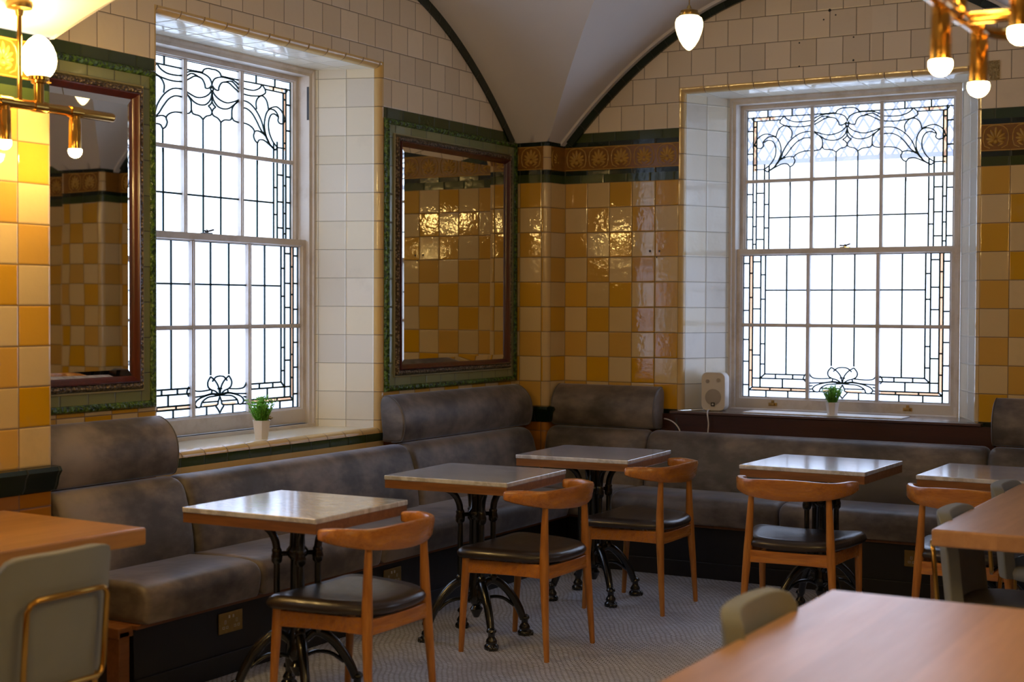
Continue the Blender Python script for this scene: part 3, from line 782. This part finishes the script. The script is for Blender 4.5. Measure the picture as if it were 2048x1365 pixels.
# ------------------------------------------------------------ banquettes
def dense(prof):
    q = bez([(a, c, 0) for a, c in [prof[-1]]+prof+prof[:2]], 4)[4:4+4*len(prof)]
    return [(p.x, p.y) for p in q]
def loft(prof, L0, L1, r, n=5):
    """extrude (d,z) profile along local x with softly rounded ends"""
    prof = dense(prof)
    cx = sum(p[0] for p in prof)/len(prof); cz = sum(p[1] for p in prof)/len(prof)
    wx = (max(p[0] for p in prof)-min(p[0] for p in prof))/2; wz = (max(p[1] for p in prof)-min(p[1] for p in prof))/2
    st = []
    for k in range(n+1):
        a = math.pi/2*k/n; st.append((L0 + r*(1-math.sin(a)), r*(1-math.cos(a))))
    st = [(r*(1-math.cos(math.pi/2*k/n)), r*(1-math.sin(math.pi/2*k/n))) for k in range(n+1)]
    S_ = [(L0+a, i) for a, i in st]
    m = max(2, int((L1-L0)/.12)); S_ += [(L0+r+(L1-L0-2*r)*q/m, 0) for q in range(1, m)]
    S_ += [(L1-a, i) for a, i in st[::-1]]
    b = MB(); rings = []
    for x, i in S_:
        kx, kz = max(.1, 1-i/wx), max(.1, 1-i/wz); rings.append([(x, cx+(p[0]-cx)*kx, cz+(p[1]-cz)*kz) for p in prof])
    b.grid(rings, True, cap=True); return b
def rp(pts, n=4): return [(p.x, p.y) for p in bez([(a, c, 0) for a, c in pts], n)]
SEATP = rp([(.10, .305), (.60, .302), (.645, .308), (.655, .335), (.668, .395), (.655, .436), (.615, .452), (.50, .456), (.30, .448), (.10, .44)], 4)
def seatprof():
    return [(.10, .302), (.35, .300), (.56, .300), (.640, .302), (.655, .310), (.662, .34), (.668, .38), (.664, .410), (.650, .434), (.625, .448), (.58, .455), (.48, .457), (.35, .452), (.22, .446), (.10, .44)]
def backprof(): return [(.06, .40), (.20, .40), (.285, .405), (.292, .44), (.285, .52), (.268, .60), (.250, .67), (.232, .72), (.210, .752), (.180, .768), (.145, .772), (.105, .765), (.075, .745), (.06, .70)]
def headprof(): return [(.03, .81), (.032, .777), (.09, .774), (.145, .778), (.165, .80), (.176, .85), (.175, .90), (.162, .945), (.138, .982), (.105, 1.010), (.065, 1.027), (.035, 1.022), (.014, .99), (.018, .90)]
def banquette(name, X, seats, backs, heads, basex, label, extra=None):
    root = empty(name, X.to_translation(), 0, label=label, cat='banquette')
    inv = Matrix.Translation(-X.to_translation()) @ X
    def pt(b, nm, mat, **k): b.xf(inv); return b.build(nm, mat, root, **k)
    b = MB(); b.box((basex[0], .02, 0.0), (basex[1], .60, .30)); b.box((basex[0], .60, 0), (basex[1], .612, .09)); pt(b, 'plinth', BASE, smooth=False, bevel=.003)
    b = MB(); b.box((basex[0]-.01, .05, .285), (basex[1], .625, .302)); pt(b, 'seat_frame', BENCHW, smooth=False, bevel=.002)
    for s0, s1 in seats: pt(loft(seatprof(), s0+.003, s1-.003, .030), 'seat_cushion', VEL, ang=60)
    for s0, s1 in backs: pt(loft(backprof(), s0+.003, s1-.003, .040), 'back_cushion', VEL, ang=60)
    for s0, s1 in heads:
        h = pt(loft(headprof(), s0+.003, s1-.003, .016), 'headrest', VEL, ang=60)
        for s in (s0+.010, s1-.010):
            pr = headprof()[2:12]; cx, cz = .10, .9
            q = MB(); q.tube([(s, cx+(a-cx)*.985, cz+(c-cz)*.985) for a, c in rp(pr, 3)], .0035, 6); q.xf(inv); q.build('piping', PIPE, h)
    return root
XL = Matrix(((0, 1, 0, 0), (1, 0, 0, 0), (0, 0, 1, 0), (0, 0, 0, 1)))          # local x -> world y, local y(depth) -> world x
XB = Matrix(((1, 0, 0, 0), (0, -1, 0, 0), (0, 0, 1, 0), (0, 0, 0, 1)))
XLt = XL.copy(); XLt.translation = Vector((0, 0, 0))
BL_ = banquette('banquette', XLt, [(-4.12, -3.44), (-3.44, -2.565), (-2.565, -.69)], [(-4.14, -3.42), (-3.42, -1.68), (-1.68, -.345)],
          [(-4.14, -3.405), (-1.68, -.262)], (-4.12, -.62), 'long grey velvet banquette under the left window, with two raised headrests')
b = MB(); b.box((.535, -4.195, 0), (.60, -4.14, .285)); b.box((.06, -4.20, .26), (.60, -4.12, .30)); b.build('end_leg', BENCHW, BL_, smooth=False, bevel=.004)
banquette('banquette', XB, [(.31, .90), (.90, 1.906), (1.906, 3.60)], [(.245, .93), (.93, 2.905), (2.905, 3.60)],
          [(.245, .955), (2.905, 3.60)], (.02, 3.60), 'long grey velvet banquette against the back wall under the right window')

# ------------------------------------------------------------ sockets
def socket(P, ax, label):
    r = empty('wall_socket', P, 0 if ax == 'y' else R(90), label=label, cat='socket', group=None)
    b = MB(); b.box((-.073, -.006, -.043), (.073, 0, .043)); b.build('plate', BRASSD, r, smooth=False, bevel=.003)
    for s in (-1, 1):
        b = MB()
        for (x, z, w, h) in ((0, .004, .004, .007), (-.011, -.018, .006, .004), (.011, -.018, .006, .004)):
            b.tube([(s*.035+x-w, -.0065, z-h), (s*.035+x+w, -.0065, z-h), (s*.035+x+w, -.0065, z+h), (s*.035+x-w, -.0065, z+h)], .0013, 5, closed=True)
        b.build('pin_holes', WHP, r)
        b = MB(); b.box((s*.012-.004, -.009, .018), (s*.012+.004, -.006, .030)); b.build('switch', WHP, r, smooth=False)
    return r
socket((.602, -3.575, .213), 'x', 'brass double socket on the plinth behind the nearest marble table')
socket((.602, -2.41, .213), 'x', 'brass double socket on the left bench plinth, beside the middle marble table')
socket((1.10, -.602, .213), 'y', 'brass double socket on the back bench plinth behind the corner marble table')
socket((2.645, -.602, .213), 'y', 'brass double socket on the back bench plinth towards the right')

# ------------------------------------------------------------ marble tables
def table_base():
    r = []
    col = MB()
    col.lathe([(.012, .10), (.024, .125), (.03, .14), (.018, .155), (.034, .175), (.040, .19), (.030, .215), (.034, .26), (.030, .30), (.026, .56), (.030, .565), (.042, .58), (.042, .60), (.030, .615), (.026, .70), (.05, .722)], n=20)
    for i in range(4):
        a = R(45+90*i); c, s = math.cos(a), math.sin(a); f = lambda q, z: (c*q, s*q, z)
        col.tube([f(.078, .28), f(.078, .42), f(.078, .56)], .0125, 10)
        col.lathe([(.012, .545), (.020, .555), (.022, .575), (.018, .590), (.020, .60), (.012, .615)], f(.078, 0), 12)
        col.tube([f(.03, .585), f(.078, .585)], .010, 8)
        col.lathe([(.013, .265), (.020, .275), (.020, .295), (.012, .305)], f(.078, 0), 12)
        col.tube(bez([f(.078, .60), f(.084, .64), f(.105, .68), f(.145, .706), f(.175, .714)], 5), [.0155]*12+[.013]*9, 10)
    col.box((-.20, -.018, .712), (.20, .018, .724)); col.box((-.018, -.20, .712), (.018, .20, .724))
    legs = []
    for i in range(4):
        a = R(45+90*i); c, s = math.cos(a), math.sin(a); f = lambda q, z: (c*q, s*q, z)
        b = MB(); P = bez([f(.03, .235), f(.065, .262), f(.105, .252), f(.155, .205), f(.20, .135), f(.225, .075)], 5)
        b.tube(P, [.016+.004*math.sin(k/len(P)*math.pi) for k in range(len(P))], 10)
        b.lathe([(.013, .258), (.022, .262), (.022, .276), (.012, .282)], f(.075, 0), 12)
        b.tube(bez([f(.03, .17), f(.07, .185), f(.125, .178), f(.180, .14)], 4), .008, 8)
        b.lathe([(.012, .095), (.021, .088), (.023, .078), (.016, .070), (.015, .055), (.022, .045), (.026, .036), (.024, .026), (.032, .018), (.034, .006), (.030, 0)], f(.232, 0), 14)
        for k in (-1, 0, 1):
            q = R(45+90*i+k*38); b.lathe([(.004, .020), (.010, .016), (.012, .008), (.010, 0)], (c*.246+math.cos(q)*.018, s*.246+math.sin(q)*.018, 0), 8)
        legs.append(b)
    return col, legs
def rbox(b, x0, x1, y0, y1, z0, z1, m=0): b.box((x0, y0, z0), (x1, y1, z1), m)
def make_table():
    root = empty('marble_table', cat='table')
    b = MB(); b.box((-.308, -.300, .737), (.308, .300, .757)); b.build('marble_top', MARB, root, smooth=False, bevel=.004, seg=3)
    b = MB(); b.box((-.305, -.297, .702), (.305, .297, .737)); b.box((-.305, -.297, .700), (.305, .297, .703)); b.build('wooden_edge', EDG, root, smooth=False, bevel=.002)
    col, legs = table_base(); K = Matrix.Translation((0, 0, .702-.724))
    col.v = [(x, y, z*(.702/.724)) for x, y, z in col.v]
    col.build('pedestal', IRON, root, ang=45)
    for l in legs: l.build('leg', IRON, root, ang=45)
    return root
mt = make_table(); mt['group'] = 'marble topped tables'
TL = [(1.10, -3.765, 1.2, 'square marble table with iron base, nearest of the three along the left bench'),
      (1.137, -2.51, 3.0, 'square marble table with iron base in the middle of the three along the left bench'),
      (1.178, -1.405, 3.2, 'square marble table with iron base in the corner between the two benches'),
      (2.348, -1.277, -1.2, 'square marble table in front of the back bench, below the small plant'),
      (3.185, -1.262, -.5, 'square marble table at the right edge, partly behind the oak counter table')]
for i, (x, y, a, lb) in enumerate(TL):
    o = mt if i == 0 else copy_tree(mt); o.location = (x, y, 0); o.rotation_euler.z = R(a); o['label'] = lb
# ------------------------------------------------------------ elbow chairs (local: facing +y)
def make_chair():
    root = empty('elbow_chair', cat='chair')
    def leg(p, rr, n=12):
        b = MB(); b.tube(bez(p, 5), rr, n); return b
    for s in (-1, 1):
        P = [(s*.211, -.214, 0), (s*.203, -.200, .22), (s*.190, -.188, .42), (s*.184, -.186, .55), (s*.178, -.186, .655)]
        rr = [.0115 + (.0205-.0115)*min(1, k/9) if k <= 10 else .0205-(.0205-.0125)*(k-10)/10 for k in range(21)]
        leg(P, rr).build('leg', CHW, root, ang=60)
        P = [(s*.233, .203, 0), (s*.232, .190, .22), (s*.230, .176, .418)]
        leg(P, [.0115 + .0085*k/10 for k in range(11)]).build('leg', CHW, root, ang=60)
    # aprons
    def apron(p, q, z0, z1, bow=0, th=.018, nm='apron'):
        p, q = Vector(p), Vector(q); t = (q-p).normalized(); nn = Vector((-t.y, t.x)); b = MB(); rings = []
        for k in range(9):
            f = k/8; c = p.lerp(q, f) + nn*bow*(1-(2*f-1)**2); h = .004*math.cos((f-.5)*math.pi)
            rings.append([(c.x-nn.x*th/2, c.y-nn.y*th/2, z0+h), (c.x+nn.x*th/2, c.y+nn.y*th/2, z0+h), (c.x+nn.x*th/2, c.y+nn.y*th/2, z1), (c.x-nn.x*th/2, c.y-nn.y*th/2, z1)])
        b.grid(rings, True, cap=True); b.build(nm, CHB, root, ang=30, bevel=.002)
    apron((-.190, -.190), (.190, -.190), .345, .402, -.012)
    apron((-.226, .172), (.226, .172), .355, .412, .010)
    apron((.192, -.180), (.230, .170), .350, .410, .0); apron((-.230, .170), (-.192, -.180), .350, .410, .0)
    # seat pad
    def out(s, n=40):
        P = []
        base = [(-.262, .205), (-.13, .232), (0, .240), (.13, .232), (.262, .205), (.262, .05), (.232, -.11), (.165, -.205), (0, -.228), (-.165, -.205), (-.232, -.11), (-.262, .05)]
        cl = base + base[:3]; q = bez([(a, b_, 0) for a, b_ in [base[-1]]+cl], 4)[4:4+len(base)*4]
        return [(p.x*s, (p.y-.0)*s) for p in q]
    b = MB(); rings = []
    def sag(x, y): return .010*math.cos(min(1, abs(x)/.27)*math.pi/2)
    for s, z in ((.93, .412), (.975, .414), (1.0, .424), (1.0, .434), (.975, .446), (.92, .4535), (.75, .456), (.45, .452), (.15, .450)):
        rings.append([(x, y, z + (.012*(abs(x)/.26)**2 if s < .95 and z > .44 else .006*(abs(x)/.26)**2)) for x, y in out(s)])
    b.grid(rings, True, cap=True); b.build('seat', LEA, root, ang=70)
    # curved back rail with tapering horn tips
    C = [(-.262, -.035), (-.262, -.075), (-.250, -.125), (-.222, -.175), (-.175, -.215), (-.10, -.243), (0, -.255), (.10, -.243), (.175, -.215), (.222, -.175), (.250, -.125), (.262, -.075), (.262, -.035)]
    P = bez([(x, y, 0) for x, y in C], 5); K = len(P); rings = []
    for k, p in enumerate(P):
        t = (P[min(k+1, K-1)]-P[max(k-1, 0)]).normalized(); nn = Vector((-t.y, t.x, 0)); f = abs(2*k/(K-1)-1)
        top = .738 - .016*f**2 - .008*math.sin(min(1, f*1.25)*math.pi)**2; bot = .640 + .046*f**1.3
        th = .013 + .006*f; e = 1.0 if f < .97 else .72; zc, hh = (top+bot)/2, (top-bot)/2*e; th *= e
        lean = .012
        rings.append([(p.x+nn.x*(th*cx_) , p.y+nn.y*(th*cx_) - lean*cz_*(1-f), zc+hh*cz_) for cx_, cz_ in ((-1, -.75), (-.6, -1), (.6, -1), (1, -.75), (1, .7), (.6, 1), (-.6, 1), (-1, .7))])
    b = MB(); b.grid(rings, True, cap=True); b.build('back_rail', CHB, root, ang=50)
    return root
ch = make_chair(); ch['group'] = 'wooden elbow chairs at the marble tables'
CL = [(1.392, -3.794, 90.5, 'wooden elbow chair with a dull brown leather seat at the nearest marble table'),
      (1.419, -2.534, 89.5, 'wooden elbow chair with black leather seat at the middle marble table on the left'),
      (1.456, -1.432, 90.5, 'wooden elbow chair with black leather seat at the corner marble table'),
      (2.363, -1.640, 4.0, 'wooden elbow chair facing the back bench, its curved back towards the camera'),
      (3.137, -1.560, -2.0, 'wooden elbow chair at the right edge, partly hidden by the oak table')]
for i, (x, y, a, lb) in enumerate(CL):
    o = ch if i == 0 else copy_tree(ch); o.location = (x, y, 0); o.rotation_euler.z = R(a); o['label'] = lb

# ------------------------------------------------------------ oak tables
def oak_table(loc, sx, sy, mat, label, rz=0, legs=()):
    r = empty('oak_table', loc, rz, label=label, cat='table')
    b = MB(); b.box((0, -sy, .69), (sx, 0, .75)); b.build('table_top', mat, r, smooth=False, bevel=.008, seg=3)
    for (x, y) in legs:
        b = MB(); b.box((x-.03, y-.03, 0), (x+.03, y+.03, .69)); b.build('leg', IRON, r, smooth=False, bevel=.003)
    return r
oak_table((3.37, -4.335, 0), 1.0, 2.4, TOPW, 'large oak table top blurred in the bottom right foreground', 0, [(.45, -.35), (.45, -2.0)])
oak_table((3.33, -1.575, 0), .85, 1.53, TOPW, 'oak table at the right edge behind the foreground table', 0, [(.42, -.3), (.42, -1.35)])
oak_table((.262, -4.435, 0), .748, 1.6, TOPX, 'oak table at the left edge beside the tiled pier', R(-3), [(.38, -.3), (.38, -1.3)])

# ------------------------------------------------------------ grey upholstered chairs with brass frame (local: facing +y)
def make_grey():
    root = empty('upholstered_chair', cat='chair')
    b = MB(); rings = []
    for k in range(17):
        f = k/16*2-1; x = .205*math.sin(f*R(78))/math.sin(R(78)); y = -.235 + .055*(f*f)
        ed = 1-abs(f)**6
        z1 = .66 + .150*ed**.45 if abs(f) < 1 else .66; z0 = .42
        col = [(x, y, z0)]
        th = .024
        n = Vector((-f*.75, 1, 0)).normalized()
        ring = []
        for q in range(9):
            z = z0+(z1-z0)*q/8; ring.append((x-n.x*th, y-n.y*th-.04*(z-.42)/.4, z))
        for q in range(8, -1, -1):
            z = z0+(z1-z0)*q/8; ring.append((x+n.x*th, y+n.y*th-.04*(z-.42)/.4, z))
        rings.append(ring)
    b.grid(rings, True, cap=True); b.build('backrest', GREY, root, ang=60, bevel=.006)
    b = MB(); pts = [(.225*math.cos(a)*(1 if abs(math.cos(a)) < .8 else 1), .215*math.sin(a)) for a in [2*math.pi*k/28 for k in range(28)]]
    sq = lambda v, r: math.copysign(abs(v)**.6, v)*r
    R2 = [[(sq(math.cos(2*math.pi*k/28), .235*s), sq(math.sin(2*math.pi*k/28), .225*s), z) for k in range(28)] for s, z in ((.9, .41), (1, .42), (1.02, .445), (.98, .468), (.8, .475), (.4, .472))]
    b.grid(R2, True, cap=True); b.build('seat', GREY, root, ang=60)
    b = MB(); L = [(-.15, .455), (-.15, .66), (-.14, .68), (-.12, .69), (.12, .69), (.14, .68), (.15, .66), (.15, .455), (.14, .435), (.12, .425), (-.12, .425), (-.14, .435)]
    b.tube([(x, -.292-.035*(z-.42)/.4+.04*(x/.2)**2, z) for x, z in L], .009, 10, closed=True); b.build('back_frame', BRASS, root)
    for s in (-1, 1):
        b = MB(); b.tube([(s*.15, -.235, .43), (s*.19, -.25, 0)], .009, 10); b.build('leg', BRASS, root)
        b = MB(); b.tube([(s*.16, .15, .42), (s*.20, .20, 0)], .009, 10); b.build('leg', BRASS, root)
    return root
gc = make_grey(); gc['group'] = 'grey upholstered chairs at the oak tables'
GL = [(1.13, -5.215, 90, 'grey upholstered chair with brass frame in the bottom left foreground, seen from behind'),
      (3.560, -2.68, -90, 'grey upholstered chair at the right hand oak table, nearer of two along its left side'),
      (3.560, -1.78, -90, 'grey upholstered chair at the right hand oak table, farther one beside the last marble table'),
      (3.592, -4.84, -90, 'grey upholstered chair tucked under the foreground oak table, its rounded top showing'),
      (4.02, -3.82, 180, 'grey upholstered chair at the right edge between the two oak tables')]
for i, (x, y, a, lb) in enumerate(GL):
    o = gc if i == 0 else copy_tree(gc); o.location = (x, y, 0); o.rotation_euler.z = R(a); o['label'] = lb
    if i in (1, 2): o.scale.z = .955

# ------------------------------------------------------------ things on the sills
def plant(loc, s, label, seed):
    random.seed(seed); r = empty('potted_plant', loc, R(12), label=label, cat='plant')
    b = MB(); hexr = lambda q, z: [(q*math.cos(R(60*k)), q*math.sin(R(60*k)), z) for k in range(6)]
    b.grid([hexr(.026*s, 0), hexr(.036*s, .068*s), hexr(.033*s, .068*s), hexr(.030*s, .058*s)], True, cap=True); b.build('pot', POT, r, smooth=False)
    b = MB()
    for i in range(85):
        a = random.uniform(0, 2*math.pi); t = random.uniform(0, .85); h = random.uniform(.045, .098)*s*(1-.25*t)
        x0, y0 = .02*s*math.cos(a)*t, .02*s*math.sin(a)*t; P = []
        for k in range(6):
            f = k/5; P.append(Vector((x0+math.cos(a)*f*h*t*.75, y0+math.sin(a)*f*h*t*.75, .058*s+h*f)))
        b.tube(P, [.0011*s]*5+[.0005*s], 4)
        for k in range(1, 6):
            for q in range(4):
                an = random.uniform(0, 6.28); d = Vector((math.cos(an), math.sin(an), random.uniform(.3, 1.1))).normalized(); L = random.uniform(.012, .022)*s
                sd = d.cross(Vector((0, 0, 1))).normalized()*.0032*s; p = P[k]
                b.face([p, p+d*L*.5+sd, p+d*L, p+d*L*.5-sd])
    b.build('foliage', LEAF, r, smooth=False, recalc=False); return r
plant((-.11, -2.515, .850), 1.35, 'small green artificial grass plant in a white hexagonal pot on the left window sill', 3)
plant((1.970, .065, .884+.006), 1.08, 'small green artificial grass plant in a white pot on the right window sill', 8)
b = MB(); b.box((1.44, .02, .884), (2.38, .20, .890)); tag(b.build('white_board', BOARD, smooth=False, bevel=.0015), 'thin white board lying on the right window sill under the plant', 'board')
# speaker
sp = empty('speaker', (1.225, .13, .884), R(6), label='white wall speaker standing at the left end of the right window sill', cat='speaker')
def rrect(w, h, r, y, n=5, dz=0):
    P = []
    for cx, cz, a0 in ((w/2-r, h-r, 0), (-w/2+r, h-r, 90), (-w/2+r, r, 180), (w/2-r, r, 270)):
        for k in range(n+1): a = R(a0+90*k/n); P.append((cx+r*math.cos(a), y, cz+r*math.sin(a)+dz))
    return P
b = MB(); b.grid([rrect(.11, .20, .02, .075, dz=.012), rrect(.146, .230, .035, .03), rrect(.150, .234, .036, -.050), rrect(.144, .228, .034, -.060, dz=.003)], True, cap=True); b.build('cabinet', WHP, sp, ang=50)
b = MB(); b.lathe([(.049, 0), (.049, .003), (.044, .0045), (.0, .005)], (0, -.060, .083), 28, axis='y'); b.v = [(x, -.060-(y+.060), z) for x, y, z in b.v]; b.build('woofer_grille', WHP2, sp)
for x, z in ((-.035, .178), (.032, .186)):
    b = MB(); b.lathe([(.012, 0), (.012, .002), (.008, .003), (0, .003)], (x, -.060, z), 16, axis='y'); b.v = [(q, -.060-(y+.060), z_) for q, y, z_ in b.v]; b.build('tweeter', WHP2, sp)
b = MB(); b.box((-.012, -.0675, .028), (.012, -.064, .052)); bd = b.build('badge', BLKP, sp, smooth=False)
b = MB()
b.lathe([(.0055, 0), (.0055, .001), (0, .001)], (0, -.0686, .0405), 16, axis='y'); b.box((-.0055, -.0686, .0355), (.0055, -.0676, .0405)); b.build('badge_mark', BOARD, bd, smooth=False)
b = MB(); b.box((-.02, .05, .08), (.02, .10, .14)); b.build('bracket', WHP2, sp, smooth=False, bevel=.004)
b = MB(); b.tube(bez([(1.20, .10, .888), (1.235, -.02, .892), (1.252, -.068, .875), (1.262, -.075, .82), (1.258, -.072, .76), (1.255, -.06, .70)], 6), .0035, 8)
tag(b.build('speaker_cable', POT), 'white cable running from the speaker down behind the back bench', 'cable')
b = MB(); b.tube(bez([(.97, -.06, .835), (1.01, -.085, .832), (1.05, -.092, .815), (1.08, -.09, .78), (1.09, -.08, .73)], 6), .0035, 8)
tag(b.build('loose_cable', POT), 'short white cable end beside the corner headrest, left of the speaker', 'cable')
# wall vent plate
b = MB(); b.box((2.822, -.008, 2.742), (2.898, 0, 2.847)); 
VEN = NT('hammered_brass'); VEN.set(color=(.85, .62, .28, 1), metal=.6, rough=.35); vn = VEN.node('ShaderNodeTexVoronoi'); vn.inputs['Scale'].default_value = 110; VEN.l.new(VEN.co(), vn.inputs['Vector']); VEN.bump(vn.outputs[0], .02)
tag(b.build('wall_plate', VEN.mat, smooth=False, bevel=.002), 'small hammered brass plate on the tiles at the upper right of the right window', 'plate')

# ------------------------------------------------------------ lamps
def down_lamp(r, x, y, zb, tl=.121):
    b = MB(); b.lathe([(.021, zb-.012), (.021, zb+.004), (.0175, zb+.006)], (x, y, 0), 16)
    b.lathe([(.024, zb-tl), (.0245, zb-tl+.004), (.0225, zb-.012), (.020, zb-.006)], (x, y, 0), 18); t = b.build('lamp_holder', BRASS, r, ang=40)
    b = MB(); b.lathe([(.0, -.026)] + [(.0255*math.cos(R(q)), .0255*math.sin(R(q))*1.0) for q in range(-75, 31, 15)] + [(.018, .018)], (x, y, zb-tl-.004), 18); b.build('bulb', EB, t)
def globe_up(r, x, y, zb):
    b = MB(); b.lathe([(.019, zb), (.0185, zb+.082), (.028, zb+.086), (.028, zb+.094), (.036, zb+.096), (.037, zb+.108), (.040, zb+.110)], (x, y, 0), 20); t = b.build('globe_holder', BRASS, r, ang=40)
    z = zb+.108; b = MB(); b.lathe([(.036, z), (.048, z+.012), (.060, z+.035), (.0640, z+.060), (.0610, z+.085), (.050, z+.112), (.034, z+.134), (.018, z+.147), (.006, z+.151)], (x, y, 0), 28); b.build('globe', EG, t, ang=80)
def chandelier(loc, rz, y0, y1, downs, globes, rod_top, arms, label):
    r = empty('chandelier', loc, rz, label=label, cat='chandelier')
    b = MB(); b.tube([(0, y0, 0), (0, y1, 0)], .0185, 16)
    for y in (y0, y1): b.lathe([(.0185, 0), (.017, .008), (.010, .016), (0, .018)] if y > 0 else [(0, -.018), (.010, -.016), (.017, -.008), (.0185, 0)], (0, y, 0), 16, axis='y')
    for y in downs+globes: b.lathe([(.0215, -.028), (.0215, .028)], (0, y, 0), 16, axis='y')
    b.build('main_bar', BRASS, r, ang=40)
    b = MB(); b.tube([(0, 0, .015), (0, 0, rod_top)], .0085, 12); b.build('rod', BRASS, r)
    b = MB(); b.lathe([(.0, rod_top+.02), (.045, rod_top+.02), (.048, rod_top+.008), (.044, rod_top-.004), (.016, rod_top-.010), (.012, rod_top-.03)], (0, 0, 0), 24); b.build('ceiling_rose', BRASSD, r)
    for y in downs: down_lamp(r, 0, y, -.020)
    for y in globes: globe_up(r, 0, y, .0)
    for A in arms:
        b = MB(); b.tube(bez([(x, y, z) for x, y, z in A], 6), .016, 14); a = b.build('side_arm', BRASS, r)
        down_lamp(a, A[-1][0], A[-1][1], A[-1][2]-.0)
    return r
chandelier((.42, -4.495, 2.232), 0, -.62, .445, [.262, -.07, -.44], [.088, -.26], .345,
           [[(0, -.35, 0), (.10, -.35, 0), (.20, -.35, 0), (.235, -.35, -.012), (.24, -.35, -.035)]],
           'brass chandelier with a lit globe beside the tiled pier at the upper left')
chandelier((3.75, -4.98, 2.220), 0, -.42, .62, [.227, .617], [.40, -.2], .62,
           [[(0, .46, .0), (.14, .46, .0), (.40, .46, .0), (.50, .46, .0), (.53, .46, -.03)], [(0, .62, 0), (.03, .70, 0), (.09, .73, 0), (.16, .69, 0), (.205, .58, 0), (.22, .40, 0), (.22, .12, 0), (.22, .01, 0)]],
           'brass chandelier blurred in the upper right foreground')
for k, (x, y) in enumerate([(3.25, -7.9)]):
    chandelier((x, y, 2.232), R(90*k), -.62, .445, [.262, -.07, -.44], [.088, -.26], .60 if y > -4.7 else 1.1,
           [[(0, -.35, 0), (.10, -.35, 0), (.20, -.35, 0), (.235, -.35, -.012), (.24, -.35, -.035)]],
           'brass chandelier out of view near the camera, glinting in the corner tiles')
# pendant lamp
pl = empty('pendant_lamp', (1.931, -1.967, 2.68), 0, label='single egg shaped opal pendant lamp hanging from the vault', cat='pendant lamp')
b = MB(); b.lathe([(.004, 0), (.012, .004), (.028, .020), (.044, .046), (.056, .076), (.0635, .106), (.064, .128), (.058, .146), (.044, .157), (.036, .160)], n=28); b.build('shade', EP, pl, ang=80)
b = MB(); b.lathe([(.044, .155), (.046, .168), (.040, .171), (.040, .180), (.030, .183), (.012, .190), (.006, .205)], n=24); b.build('cap', BRASSD, pl)
b = MB(); b.tube([(0, 0, .20), (0, 0, .745)], .0028, 8); b.build('cord', BRASSD, pl)
